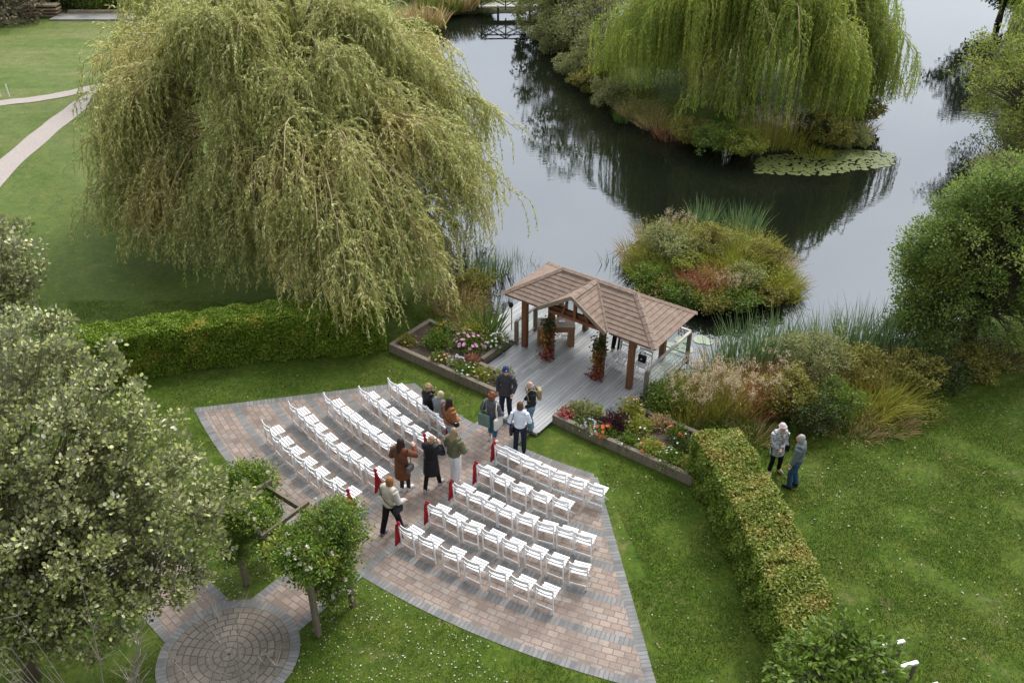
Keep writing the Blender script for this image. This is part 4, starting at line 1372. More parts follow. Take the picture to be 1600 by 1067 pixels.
# ---- sleeper edged flower beds
def planter(label, outline, h=.32):
    root = thing('flower_bed', label, 'flower bed', uv(0, 0, 0), RZ_UV)
    n = len(outline)
    ccw = sum(outline[i][0] * outline[(i + 1) % n][1] - outline[(i + 1) % n][0] * outline[i][1] for i in range(n)) > 0
    pts = outline if ccw else outline[::-1]
    w = .15
    for i in range(n):
        a, b = Vector((*pts[i], 0)), Vector((*pts[(i + 1) % n], 0))
        d = (b - a).normalized()
        L = (b - a).length
        inn = Vector((-d.y, d.x, 0))
        z = h / 2 + .002 * (i % 2)
        k = max(1, round(L / 2.3))
        for j in range(k):
            p, q = a + d * (L * j / k + (w if j == 0 else .004)), a + d * (L * (j + 1) / k)
            MB().beam(p + inn * w / 2 + Vector((0, 0, z)), q + inn * w / 2 + Vector((0, 0, z)), w, h + .003 * j).build('sleeper', M_WOOD_OLD, root, bevel=.012)
    MB().prism([(p[0] + .0, p[1]) for p in shrink(pts, .08)], -.05, h - .1).build('soil', M_SOIL, root)
    return root
def shrink(pts, d):
    n = len(pts)
    out = []
    for i in range(n):
        p, a, b = Vector((*pts[i], 0)), Vector((*pts[i - 1], 0)), Vector((*pts[(i + 1) % n], 0))
        e1, e2 = (p - a).normalized(), (b - p).normalized()
        n1, n2 = Vector((-e1.y, e1.x, 0)), Vector((-e2.y, e2.x, 0))
        out.append(((p + (n1 + n2) * d).x, (p + (n1 + n2) * d).y))
    return out
planter('sleeper edged flower bed with pink cosmos, between long hedge and deck', [(-3.42, -2.80), (.96, -2.80), (.96, -1.80), (-.40, -1.80), (-.40, -.25), (-2.1, -.25), (-2.1, -.80), (-3.42, -.80)])
planter('sleeper edged flower bed with scarlet geraniums, between deck and brown hedge', [(2.98, -2.74), (7.50, -2.74), (7.50, -.85), (4.45, -.85), (4.45, -1.78), (2.98, -1.78)])

def flower_plant(label, cat, u, v, r0, h, leaf_m, nleaf, flower=None, seed=0, spike=False, name='flowering_plant', leaf=(.075, .045), z0=.2, group=None):
    """low plant: leafy mound, flower = (material, count, size)"""
    r = np.random.default_rng(seed + 300)
    root = thing(name, label, cat, uv(u, v, z0), r.uniform(0, 6), group=group)
    d = rand_dirs(nleaf, r); d[:, 2] = np.abs(d[:, 2])
    s = r.random(nleaf) ** .45
    lump = 1 + .25 * np.sin(d[:, 0] * 6 + seed) * np.cos(d[:, 1] * 5)
    P = d * np.array([r0, r0, h]) * (s * lump)[:, None]
    D = unit(d * .7 + rand_dirs(nleaf, r) * .7 + np.array([0, 0, .3 if not spike else 1.4]))
    vq = leaves(P, D, rand_dirs(nleaf, r) * .7 + np.array([0, 0, .8]) + d * .4, leaf[0] * r.uniform(.6, 1.3, nleaf), leaf[1] * r.uniform(.7, 1.2, nleaf))
    link('foliage', fast_mesh('foliage', *vq, leaf_m), root)
    m = max(6, nleaf // 25)
    d2 = rand_dirs(m, r); d2[:, 2] = np.abs(d2[:, 2])
    st = np.stack([np.zeros((m, 3)), d2 * np.array([r0, r0, h]) * .5 + np.array([0, 0, .05]), d2 * np.array([r0, r0, h]) * .9], 1)
    vq = tubes_np(st, np.full((m, 3), .006), 3)
    link('stems', fast_mesh('stems', *vq, M_TURF), root)
    if flower:
        fm, fn, fs = flower
        few = fn <= 40
        d3 = rand_dirs(fn, r); d3[:, 2] = np.abs(d3[:, 2]) + .35; d3 = unit(d3)
        c = d3 * np.array([r0, r0, h]) * r.uniform(.95, 1.15, fn)[:, None]
        k = 7
        ang = r.uniform(0, 6.28, fn)[:, None] + np.arange(k)[None] * 6.283 / k
        nrm = unit(d3 + np.array([-.1, -.4, .7]))
        a1 = unit(np.cross(nrm, rand_dirs(fn, r))); a2 = np.cross(nrm, a1)
        D = (a1[:, None] * np.cos(ang)[..., None] + a2[:, None] * np.sin(ang)[..., None] + nrm[:, None] * .25).reshape(-1, 3)
        vq = leaves(np.repeat(c, k, 0), D, np.repeat(nrm, k, 0), fs * .55, fs * .42, oval=True)
        if few:                                    # blooms one can count are parts of their own
            for j in range(fn):
                link('flower', fast_mesh('flower', vq[0][j * k * 6:(j + 1) * k * 6], vq[1][:k * 2], fm), root)
        else:
            link('flowers', fast_mesh('flowers', *vq, fm), root)
    return root
def flower_mat(name, a, b): return leaf_mat(name, [(0, a), (1, b)], trans=.25, rough=.6)
F_PINK = flower_mat('pink_petal', (.50, .20, .40), (.62, .34, .52))
F_WHITE = flower_mat('white_petal', (.62, .60, .58), (.75, .74, .72))
F_RED = flower_mat('scarlet_petal', (.55, .07, .03), (.65, .16, .06))
F_CRIM = flower_mat('crimson_petal', (.40, .02, .05), (.55, .06, .10))
F_LILAC = flower_mat('lilac_petal', (.36, .30, .52), (.50, .42, .62))
F_SALMON = flower_mat('salmon_petal', (.60, .25, .18), (.66, .38, .28))
B1 = 'plants in the pink cosmos bed'
sd = 0
for lab, cat, u, v, r0, h, lm, nl, fl in (
        ('tall pink cosmos in the middle of the pink cosmos bed', 'flower', -1.35, -1.2, .52, .62, M_GREEN, 900, (F_PINK, 34, .12)),
        ('bushy green plant filling the middle of the pink cosmos bed', 'plant', -1.75, -2.2, .55, .50, M_GREEN, 1100, None),
        ('low dahlia with one red bloom at the back corner of the pink cosmos bed', 'flower', -1.1, -2.55, .40, .40, M_GREEN, 500, (F_RED, 3, .09)),
        ('small dull green plant at the front corner of the pink cosmos bed', 'plant', -2.3, -3.05, .36, .30, M_OLIVE, 420, (F_SALMON, 4, .06)),
        ('salmon flowered plant along the front sleeper of the pink cosmos bed', 'flower', -2.48, -1.55, .34, .30, M_GREEN, 420, (F_SALMON, 14, .09)),
        ('lilac flowered plant along the front sleeper of the pink cosmos bed', 'flower', -2.35, -.95, .32, .34, M_GREYGREEN, 420, (F_LILAC, 16, .08)),
        ('white flowered mound along the front sleeper of the pink cosmos bed', 'flower', -2.45, -.45, .40, .30, M_GREEN, 520, (F_WHITE, 16, .07)),
        ('lime green plant with pink specks near the pink cosmos bed right end', 'flower', -2.35, .1, .36, .34, M_LIME, 480, (F_PINK, 9, .07)),
        ('white phlox at the back of the pink cosmos bed beside the deck', 'flower', -.75, -.60, .36, .48, M_GREEN, 460, (F_WHITE, 26, .09)),
        ('feathery green fennel behind the pink cosmos in the pink cosmos bed', 'plant', -.85, -1.5, .5, .75, M_SEDGE, 800, None),
        ('grey lavender clump at the end of the pink cosmos bed against the deck', 'plant', -2.05, .72, .34, .42, M_GREYGREEN, 700, None),
        ('reddish leaved plant in the middle of the pink cosmos bed', 'plant', -1.9, -.65, .3, .36, M_RED, 320, None)):
    sd += 1
    flower_plant(lab, cat, u, v, r0, h, lm, nl, fl, seed=sd, group=B1, z0=.2)
B2 = 'plants in the scarlet geranium bed'
for lab, cat, u, v, r0, h, lm, nl, fl in (
        ('crimson geranium at the deck end of the scarlet geranium bed', 'flower', -2.45, 3.25, .26, .26, M_RED, 300, (F_CRIM, 16, .08)),
        ('grey lavender hummock beside the deck end of the scarlet geranium bed', 'plant', -2.05, 3.6, .46, .38, M_GREYGREEN, 900, None),
        ('lime green seedling standing against the deck in the scarlet geranium bed', 'plant', -1.9, 4.05, .16, .50, M_LIME, 160, None),
        ('pale pink and lilac bedding along the front of the scarlet geranium bed', 'flower', -2.5, 3.95, .32, .22, M_GREEN, 420, (F_LILAC, 18, .07)),
        ('dark purple heuchera in the middle of the scarlet geranium bed', 'plant', -2.0, 4.62, .42, .48, M_PURPLE, 900, None),
        ('scarlet geranium in front of the purple heuchera', 'flower', -2.48, 4.65, .34, .28, M_GREEN, 460, (F_RED, 13, .11)),
        ('white alyssum at the front sleeper of the scarlet geranium bed', 'flower', -2.55, 4.28, .22, .18, M_GREYGREEN, 260, (F_WHITE, 22, .06)),
        ('tall feathery yellow green plant behind the purple heuchera', 'plant', -1.35, 4.75, .42, .70, M_SEDGE, 700, (F_PINK, 10, .06)),
        ('pale green bushy plant right of the purple heuchera', 'plant', -1.75, 5.25, .42, .46, M_LIME, 700, (F_WHITE, 4, .07)),
        ('rusty stemmed plant at the back of the scarlet geranium bed', 'plant', -1.2, 5.65, .34, .40, M_STRAW, 360, None),
        ('green plant with white specks at the front of the scarlet geranium bed', 'flower', -2.4, 5.35, .36, .28, M_GREEN, 520, (F_WHITE, 6, .06)),
        ('variegated lime bush in the front right of the bed', 'plant', -2.35, 6.0, .42, .36, M_LIME, 700, (F_RED, 5, .09)),
        ('orange red pelargonium at the back of the scarlet geranium bed near the hedge', 'flower', -1.35, 6.25, .30, .46, M_GREEN, 400, (F_RED, 8, .11)),
        ('dark green plant next to the hedge end of the scarlet geranium bed', 'plant', -1.75, 6.7, .42, .42, M_DARK, 640, (F_WHITE, 4, .06)),
        ('green and white bush in the front corner by the hedge', 'plant', -2.4, 6.65, .42, .36, M_GREEN, 700, (F_WHITE, 10, .06)),
        ('yellow green bush in the last front corner of the scarlet geranium bed', 'plant', -2.38, 7.12, .34, .34, M_OLIVE, 460, None)):
    sd += 1
    flower_plant(lab, cat, u, v, r0, h, lm, nl, fl, seed=sd, group=B2, z0=.2)

# ---- flower garlands wound round the two middle front posts
F_ORANGE = flower_mat('orange_petal', (.42, .20, .05), (.52, .32, .12))
F_BURG = flower_mat('burgundy_petal', (.17, .025, .025), (.36, .075, .04))
def garland(label, v, seed, tail):
    r = np.random.default_rng(seed)
    root = thing('flower_garland', label, 'garland', uv(0, v, DK), RZ_UV)
    def cloud(n, zc, zs, rad, off):
        P = r.normal(0, 1, (n, 3)) * np.array([rad, rad * .7, zs]) + np.array([off[0], off[1], zc])
        P[:, 2] = np.clip(P[:, 2], .04, 1.7)
        P[:, 1] = np.minimum(P[:, 1], -.085)
        return P
    def put(nm, P, m, l, w):
        n = len(P)
        vq = leaves(P, rand_dirs(n, r), rand_dirs(n, r) + np.array([0, -.6, .6]), l * r.uniform(.7, 1.2, n), w)
        link(nm, fast_mesh(nm, *vq, m), root)
    put('greenery', np.concatenate([cloud(230, 1.22, .15, .12, (.02, -.14)), cloud(230, .7, .32, .085, (-.02, -.14))]), M_DARK, .11, .05)
    put('orange_blooms', np.concatenate([cloud(170, .88, .20, .06, (-.10, -.17)), cloud(110, .55, .12, .06, (-.06, -.17))]), F_ORANGE, .085, .065)
    put('burgundy_blooms', np.concatenate([cloud(110, 1.02, .14, .07, (.07, -.15)), cloud(110, .40, .18, .075, (.02, -.16)), cloud(80, .12, .07, .12, (-.03, -.20))]), F_BURG, .085, .06)
    put('pink_blooms', cloud(110, .16, .1, .12, (-.02 + tail, -.22)), flower_mat('dusky_pink_petal', (.27, .085, .07), (.36, .17, .13)), .08, .05)
    return root
garland('autumn flower garland trailing down the post beside the wooden table', 1.02, 71, -.02)
garland('autumn flower garland trailing down the post nearer the white chairs', 2.9, 72, -.08)
# the posts carry leafy dark greenery down their length too (part of the garlands above)

# ---- ceremony table of thick planks
tb = thing('wooden_table', 'honey coloured plank table with slab legs under the gazebo', 'table', (1.43, 24.80, DK), 0)
mb = MB()
for i in range(4):
    mb.box((0, -.225 + i * .15, .725), (1.22, .142, .07))
mb.build('tabletop', plain('bleached_plank', (.27, .19, .13), .6, .3, 3, bump=.2, bscale=25, stretch=(.8, 6, 6)), tb, bevel=.006)
MB().box((-.48, -.02, .345), (.24, .50, .69)).build('leg', M_WOOD_HONEY, tb, bevel=.006)
MB().box((.50, -.02, .345), (.20, .50, .69)).build('leg', M_WOOD_HONEY, tb, bevel=.006)
MB().box((.01, -.24, .61), (.76, .04, .15)).build('apron', M_WOOD_HONEY, tb)
fo = MB()
fo.box((0, 0, .006), (.2, .14, .012))
fo.box((.02, .01, .018), (.15, .1, .01))
tag(fo.build('order_of_service', M_WHITE), 'small white card lying on the plank table under the gazebo', 'card')
bpy.data.objects['order_of_service'].location = (1.62, 24.86, DK + .762)

# ---- dark garden lamp on its pole at the left end of the deck
lm = thing('garden_lamp', 'dark spot lamp on a thin pole behind the pink cosmos bed', 'lamp', uv(.55, -.95, 0))
MB().tube([(0, 0, -.1), (0, 0, 1.0)], .018, 6).build('pole', M_METAL, lm)
MB().tube([(0, 0, 1.0), (-.02, -.02, 1.06), (-.05, -.03, 1.2)], [.05, .085, .075], 9).build('lamp_head', M_METAL, lm, smooth=True)
MB().ball((-.03, -.03, .97), .04, 8, 6).build('lens', M_WHITE, lm)

# ------------------------------------------------------------------ folding chairs
def make_chair():
    root = thing('folding_chair', 'white chair', 'chair', (0, 0, 0))
    W = .20
    st = MB()
    for i in range(5):
        y = -.165 + i * .0825
        st.box((0, y, .452 - .004 * abs(i - 2)), (.40, .050, .018))
    for s in (-1, 1):
        st.box((s * .165, 0, .432), (.022, .38, .022))
    st.build('seat', M_WHITE, root)
    for nm_, z, h in (('backrest', .775, .085), ('back_slat', .635, .05)):
        bk = MB()
        y = -.205 - z * .068
        n = 6
        for i in range(n):
            x0, x1 = -W + .40 * i / n, -W + .40 * (i + 1) / n
            dy = lambda x: -.035 * (1 - (x / W) ** 2)
            bk.beam((x0 - .002, y + dy(x0), z), (x1 + .002, y + dy(x1), z), .016, h)
        bk.build(nm_, M_WHITE, root)
    for s in (-1, 1):
        MB().beam((s * (W + .012), -.262, .83), (s * (W + .012), -.205, 0), .022, .04, up=(0, 1, 0)).build('back_post', M_WHITE, root)
    for s in (-1, 1):
        MB().beam((s * (W - .012), .235, 0), (s * (W - .012), -.16, .47), .022, .036, up=(0, .8, .5)).build('leg', M_WHITE, root)
    MB().beam((-W + .02, .134, .12), (W - .02, .134, .12), .02, .03).build('front_stretcher', M_WHITE, root)
    MB().beam((-W - .002, -.213, .13), (W + .002, -.213, .13), .02, .03).build('rear_stretcher', M_WHITE, root)
    return root
chair0 = make_chair()
state = {'used': False}
def place_chair(p, rz, label, group):
    c = chair0 if not state['used'] else copy_tree(chair0)
    state['used'] = True
    c.location = p
    c.rotation_euler[2] = rz
    c['label'] = label
    c['group'] = group
    return c

ROWS_R = [[(683, 163), (752, 197), (825, 232), (905, 268), (990, 303), (1085, 338), (1195, 375)],
          [(585, 272), (672, 322), (773, 370), (890, 415), (1005, 452)],
          [(455, 375), (532, 420), (617, 460), (700, 500), (807, 540), (915, 580), (1025, 610), (1125, 645)],
          [(318, 490), (408, 540), (505, 585), (620, 632), (732, 680), (855, 720), (972, 765), (1095, 810)],
          [(165, 612), (272, 665), (398, 730), (520, 790), (657, 840), (785, 890), (918, 935)]]
ROWS_L = [[(860, 335), (788, 278), (697, 216), (617, 158), (540, 98), (455, 38)],
          [(680, 450), (575, 385), (480, 310), (385, 240), (300, 170), (215, 105)],
          [(1105, 580), (1020, 515), (945, 460), (860, 395), (780, 345), (710, 285), (635, 230), (565, 165)],
          [(915, 740), (790, 665), (690, 605), (600, 540), (500, 455), (415, 370), (345, 300), (275, 235)],
          [(690, 905), (560, 830), (430, 740), (325, 655), (220, 565), (135, 485), (60, 390)]]
RN = ['front', 'second', 'middle', 'fourth', 'back']
ON = ['beside the aisle', 'second from the aisle', 'third from the aisle', 'fourth from the aisle', 'fifth from the aisle',
      'sixth from the aisle', 'seventh from the aisle', 'eighth from the aisle']
CH = {}
BN = {'right': 'hedge side', 'left': 'rose arch side'}
for side, rows in (('right', ROWS_R), ('left', ROWS_L)):
    for i, row in enumerate(rows):
        for j, (x, y) in enumerate(row):
            if side == 'right': px, py = 600 + x / 3.5575, 660 + y / 3.5575
            elif i < 2: px, py = 540 + x / 5.335, 600 + y / 5.335
            else: px, py = 420 + x / 5.335, 600 + y / 5.335
            p = at(px, py, .45)
            d = FC - p
            rz = math.atan2(d.y, d.x) - math.pi / 2 + random.uniform(-.09, .09)
            pos = Vector((p.x, p.y, Z_PAVE))
            lab = 'white folding chair, %s row of the %s block, %s' % (RN[i], BN[side], ON[j] if j < len(row) - 1 else 'at its outer end')
            CH[(side, i, j)] = place_chair(pos, rz, lab, 'white folding chairs set out in curved rows')
DECKCH = []
for (x, y, zz, tgt, lab) in ((970, 553, DK + .45, -U_, 'white folding chair on the deck, left one of the pair by the post'),
                             (1003, 567, DK + .45, -U_, 'white folding chair on the deck with a black bag, by the right corner post'),
                             (886, 508, DK + .45, Vector((.1, -1, 0)), 'white folding chair standing behind the plank table under the gazebo')):
    p = at(x, y, zz)
    rz = math.atan2(tgt.y, tgt.x) - math.pi / 2 + random.uniform(-.1, .1)
    DECKCH.append(place_chair(Vector((p.x, p.y, DK)), rz, lab, 'white folding chairs on the gazebo deck'))

# ---- red sashes tied to the aisle chairs
M_SASH = leaf_mat('red_chiffon', [(0, (.42, .018, .030)), (1, (.52, .03, .045))], trans=.35, rough=.6)
def sash(chair, side, label, seed):
    """knot on the top of the aisle-side back post with two tails hanging to near the ground"""
    r = random.Random(seed)
    sx = -1 if side == 'right' else 1
    root = thing('red_sash', label, 'sash', chair.location, chair.rotation_euler[2], 'red sashes on the aisle chairs')
    x = sx * .215
    kn = MB()
    kn.ball((x, -.26, .81), .05, 9, 6, (1, 1, .9))
    kn.tube([(x - .05, -.26, .81), (x, -.255, .85), (x + .05, -.265, .81)], .028, 6)
    kn.build('knot', M_SASH, root, smooth=True)
    for t in range(2):
        mb = MB()
        n, m = 9, 7
        vs, fs = [], []
        end = r.uniform(.10, .22) + .08 * t
        for i in range(n):
            f = i / (n - 1)
            w = .035 + (.075 + .03 * t) * f
            for j in range(m):
                g = j / (m - 1) - .5
                vs.append((x + sx * (.015 + .05 * f + .02 * math.sin(f * 4 + t)) + .018 * math.sin(g * 14 + t) * f + sx * .01 * t,
                           -.275 - .03 * t + g * w * 2 * (1 if t else .8) + .10 * f * (t - .3), .80 - (.80 - end) * f + .02 * math.sin(g * 9) * f))
        for i in range(n - 1):
            for j in range(m - 1):
                fs.append((i * m + j, i * m + j + 1, (i + 1) * m + j + 1, (i + 1) * m + j))
        mb.add(vs, fs)
        o = mb.build('tail', M_SASH, root, smooth=True)
        s = o.modifiers.new('cloth', 'SOLIDIFY'); s.thickness = .004
    return root
for i in range(5):
    sash(CH[('right', i, 0)], 'right', 'red chiffon sash on the aisle chair of the %s row, hedge side block' % RN[i], i)
for i in (0, 1, 3, 4):
    sash(CH[('left', i, 0)], 'left', 'red chiffon sash on the aisle chair of the %s row, rose arch side block' % RN[i], 10 + i)

# ------------------------------------------------------------------ rose pergola over the path
per = thing('rose_pergola', 'weathered timber rose arch over the path between patio and seating', 'pergola', uv(0, 0, 0), RZ_UV)
PU = [-11.72, -10.60]
PVs = [AX - 1.12, AX + 1.0]
def to_uv(p):
    q = p - O_
    return q.dot(U_), q.dot(V_)
uA = to_uv(at(386, 912)); uB = to_uv(at(421, 884)); uC = to_uv(at(497, 993))
LV = (uA[1] + uB[1]) / 2
pu0, pu1 = (uA[0] + uC[0]) / 2, uB[0] + .35
PZ = 2.15
for v in (LV, uC[1]):
    for u in (pu0, pu1):
        MB().box((v, u, PZ / 2 - .1), (.115, .115, PZ + .2)).build('post', M_WOOD_GREY, per, bevel=.008)
for u in (pu0, pu1):
    MB().beam((LV - .2, u, PZ + .06), (uC[1] + .1, u, PZ + .06), .07, .15).build('crossbeam', M_WOOD_GREY, per, bevel=.006)
for v in (LV, (LV + uC[1]) / 2):
    MB().beam((v, pu0 - .12, PZ + .19), (v, pu1 + .15, PZ + .19), .06, .10).build('rafter', M_WOOD_GREY, per, bevel=.005)
for v in (LV, uC[1]):
    MB().beam((v, pu0 + .06, 1.25), (v, pu1 - .06, 1.25), .04, .07).build('side_rail', M_WOOD_GREY, per)
M_ROSE = leaf_mat('rose_leaf', [(0, (.035, .070, .010)), (.5, (.075, .13, .020)), (1, (.15, .20, .045))], patch=[(0, (.11, .15, .02)), (1, (.22, .23, .06))], patch_scale=1.6, trans=.3)
def rose(label, p, blobs, seed, n, fl):
    p = Vector(p)
    root = leafy('climbing_rose', label, 'climbing rose', p, blobs, seed, M_ROSE, n_clump=n, per=46, clump=.24, leaf=(.066, .043), trunk=(.05, 1.3), up=.5, twig=.006)
    r = np.random.default_rng(seed + 5)
    c = []
    for i in range(fl):
        b = blobs[r.integers(len(blobs))]
        d = rand_dirs(1, r)[0]; d[2] = abs(d[2]) * .8; d[1] -= .3; d = d / np.linalg.norm(d)
        c.append(np.array(b[0]) + d * np.array(b[1]) * r.uniform(1.0, 1.25))
    c = np.array(c)
    k = 9
    vq = leaves(np.repeat(c, k, 0), rand_dirs(fl * k, r) + np.array([0, 0, .4]), rand_dirs(fl * k, r) + np.array([0, 0, .5]), .062, .055)
    link('flowers', fast_mesh('flowers', *vq, flower_mat('cream_petal', (.62, .55, .46), (.72, .68, .62))), root)
    return root
um = (pu0 + pu1) / 2
rose('climbing rose smothering the right side of the timber arch', (-4.15, 13.95, 0), [((.0, .0, 1.95), (.80, .72, .50), 2.2), ((.15, -.1, 1.4), (.62, .55, .55), 1.5), ((.2, -.15, .75), (.40, .36, .5), .7), ((.5, .35, 1.9), (.4, .4, .4), .5), ((-.1, -.75, 2.15), (.5, .42, .36), .9), ((-.5, -.35, 2.2), (.45, .4, .3), .6), ((.3, .3, 2.35), (.6, .55, .28), .9), ((-.35, -.6, 2.32), (.5, .42, .26), .8)], 81, 520, 36)
_q = lambda x, y, z: tuple(at(x, y, z) - Vector((-5.95, 15.35, 0)))
rose('climbing rose on the left side of the timber arch', (-5.95, 15.35, 0), [(_q(374, 806, 2.3), (.48, .42, .30), 1.0), (_q(362, 850, 1.7), (.30, .30, .45), .6), (_q(405, 812, 2.35), (.35, .3, .22), .5), ((-.05, .25, 2.2), (.55, .50, .42), 2), ((.22, -.25, 1.85), (.42, .40, .42), 1.4), ((.08, -.05, 1.05), (.40, .38, .65), 1.0), ((-.35, .55, 2.0), (.35, .35, .3), .5), ((.35, -.55, 2.15), (.35, .35, .25), .5)], 82, 400, 18)

# ------------------------------------------------------------------ white topped pergola in the lower right corner
wp = thing('white_topped_pergola', 'timber frame with white topped rafters poking out of the cherry shrub', 'pergola', (0, 0, 0))
for a, b in (((1366, 1012), (1413, 1001)), ((1392, 1046), (1434, 1034)), ((1420, 1082), (1466, 1068))):
    p, q = at(*a, 1.5), at(*b, 1.5)
    d = (q - p).normalized()
    MB().beam(p - d * .75, q, .075, .055).build('rafter', M_WHITE, wp, bevel=.005)
    e = q - d * .05
    MB().box((e.x, e.y, .72), (.06, .06, 1.48)).build('post', M_WOOD_OLD, wp, bevel=.005)

# ------------------------------------------------------------------ footbridge, timber stack, pad
M_BRIDGE = plain('bridge_timber', (.075, .065, .055), .8, .3, 4)
br = thing('footbridge', 'little timber footbridge with crossed side rails at the head of the pond', 'bridge', (-1.9, 73.4, 0))
mb = MB(); mb.box((3.4, 0, .32), (8.2, 1.3, .12)); mb.build('walkway', M_RAILW, br)
for y in (-.62, .62):
    mb = MB()
    mb.beam((-.6, y, 1.38), (7.4, y, 1.38), .09, .09)
    for i in range(5):
        x = -.5 + i * 1.9
        mb.box((x, y, .75), (.1, .1, 1.3))
        if i < 4:
            mb.beam((x + .07, y, .45), (x + 1.83, y, 1.3), .06, .07)
            mb.beam((x + .07, y + .06, 1.3), (x + 1.83, y + .06, .45), .05, .07)
    mb.build('side_rail', M_BRIDGE, br)
mb = MB()
for x in (.8, 3.3, 5.8):
    for y in (-.5, .5): mb.box((x, y, -.2), (.16, .16, 1.2))
mb.build('piles', M_BRIDGE, br)
tsk = thing('timber_stack', 'stack of sawn planks beside the rusty brown shrub', 'timber', (-35.9, 71.2, 0))
for i in range(4):
    MB().box((.18 * math.sin(i * 3), .1 * math.cos(i * 5), .10 + i * .25), (2.9 - .3 * (i % 2), .9, .12)).build('plank_layer', plain('sawn_wood', (.33, .25, .17), .8, .4, 3) if i == 0 else bpy.data.materials['sawn_wood'], tsk)
tag(MB().box((-30.0, 70.6, .06), (9.5, 1.9, .12)).build('concrete_slab', plain('pale_concrete', (.24, .235, .22), .85, .3, 1.2)), kind='structure')
tag(MB().beam((-34.2, 71.8, .22), (-25.5, 71.7, .22), .22, .2).build('timber_rail', bpy.data.materials['sawn_wood']), 'long pale timber lying along the back of the concrete pad', 'timber')
wl = thing('garden_marker', 'pair of thin white marker posts beside the gravel path', 'post', at(8, 152))
for dx in (-.25, .25): MB().tube([(dx, 0, -.1), (dx, 0, .75)], .035, 6).build('stake', M_WHITE, wl)
lt = thing('shepherd_hook_lantern', 'white hooked garden lantern poking through the second whitebeam', 'lantern', at(12, 352, 3.9) - Vector((0, 0, 3.9)))
MB().tube([(0, 0, 0), (0, 0, 3.6)], .02, 6).build('pole', M_WHITE, lt)
MB().tube([(0, 0, 3.6)] + [(.13 - .13 * math.cos(t), 0, 3.72 + .14 * math.sin(t)) for t in np.linspace(0, 4.2, 12)], .018, 6).build('hook', M_WHITE, lt)
MB().tube([(.0, -.02, 3.30), (.02, -.02, 3.5), (.02, -.02, 3.62)], [.04, .10, .03], 8).build('lantern_body', M_WHITE, lt)
# ------------------------------------------------------------------ plants of the small island, the banks and the water's edge
def gp(x, y, z=0.0):
    p = at(x, y, z)
    for _ in range(4):
        p = at(x, y, gz(p.x, p.y))
    return p
TN = [500]
def T(kind, px, label, cat=None, **k):
    TN[0] += 1
    p = gp(*px)
    s = TN[0]
    if kind == 'reed':
        return tuft('reed_clump', label, cat or 'reeds', p, k.get('n', 170), k.get('r', .6), k.get('L', 1.7), .038, M_REED, .30, .45, s)
    if kind == 'iris':
        return tuft('iris_clump', label, cat or 'iris', p, k.get('n', 90), k.get('r', .4), k.get('L', 1.15), .05, M_IRIS, .5, .35, s)
    if kind == 'sedge':
        return tuft('sedge_clump', label, cat or 'sedge', p, k.get('n', 330), k.get('r', .6), k.get('L', .95), .020, M_SEDGE, .8, .9, s, core=k.get('core'))
    if kind == 'straw':
        return tuft('dry_grass_clump', label, cat or 'dry grass', p, k.get('n', 300), k.get('r', .5), k.get('L', .9), .016, M_STRAW, .9, .8, s, core=k.get('core'))
    if kind == 'rust':
        return tuft('rusty_plant', label, cat or 'plant', p, k.get('n', 300), k.get('r', .5), k.get('L', 1.0), .018, M_RUST, .7, .5, s, core=k.get('core'), plume=k.get('plume'))
    if kind == 'plume':
        return tuft('meadowsweet_clump', label, cat or 'plant', p, k.get('n', 150), k.get('r', .6), k.get('L', 1.2), .018, M_SEDGE, .4, .4, s,
                    plume=(M_PLUME, k.get('pn', 34), .13), core=k.get('core', M_OLIVE))
    if kind == 'grass':
        return tuft('grass_clump', label, cat or 'grass tuft', p, k.get('n', 420), k.get('r', .7), k.get('L', .55), .016, M_TURF, .7, .8, s, core=k.get('core'))
    if kind == 'bush':
        r0, h = k.get('r', .6), k.get('h', .7)
        return leafy('bush', label, cat or 'bush', p, [((0, 0, h * .55), (r0, r0, h * .5), 1)], s, k.get('m', M_GREEN), n_clump=k.get('n', 42), per=34, clump=.22,
                     leaf=k.get('leaf', (.085, .05)), trunk=(.025, h * .4), twig=.005)
# small island, clump by clump
T('reed', (1098, 352), 'tall blue green reeds at the back of the small island, left of two', n=130, r=.55, L=1.25)
T('reed', (1160, 362), 'tall blue green reeds at the back of the small island, right of two', n=170, r=.75, L=1.3)
T('straw', (1010, 372), 'pale dry stems at the back left of the small island', n=200, r=.5, L=1.0, core=M_OLIVE)
T('plume', (1055, 372), 'pale flowered weeds at the back of the small island', r=.7, L=.9, pn=26)
T('sedge', (1020, 400), 'yellow green sedge on the left shoulder of the small island', r=.8, L=.8, core=M_OLIVE)
T('bush', (1065, 405), 'grey green low bush near the top of the small island', m=M_GREYGREEN, r=.85, h=.75, n=80)
T('bush', (1100, 392), 'dull olive bush at the crown of the small island', m=M_OLIVE, r=.95, h=.9, n=90)
T('bush', (1078, 425), 'fresh pale green bush in the middle of the small island', m=M_LIME, r=.55, h=.65, n=46)
T('rust', (1100, 452), 'pinkish rusty bush on the near slope of the small island', n=700, r=.72, L=1.05, core=M_RED)
T('sedge', (1050, 432), 'bright sedge tuft left of the rusty bush on the small island', r=.6, L=.8)
T('sedge', (1150, 410), 'big arching yellow sedge right of the small island crown', n=520, r=.9, L=1.0)
T('sedge', (1195, 440), 'lime coloured sedge on the right slope of the small island', n=520, r=.85, L=.95, core=M_LIME)
T('straw', (1215, 420), 'straw coloured stems at the right tip of the small island', n=260, r=.6, L=1.0)
T('bush', (1160, 445), 'pale green bush with white flecks right of the rusty bush', m=M_GREYGREEN, r=.7, h=.75, n=64)
T('sedge', (1000, 425), 'sedge on the left edge of the small island', r=.6, L=.85, core=M_GREEN)
T('bush', (1020, 452), 'leafy green bush on the near left edge of the small island', m=M_GREEN, r=.75, h=.8, n=80)
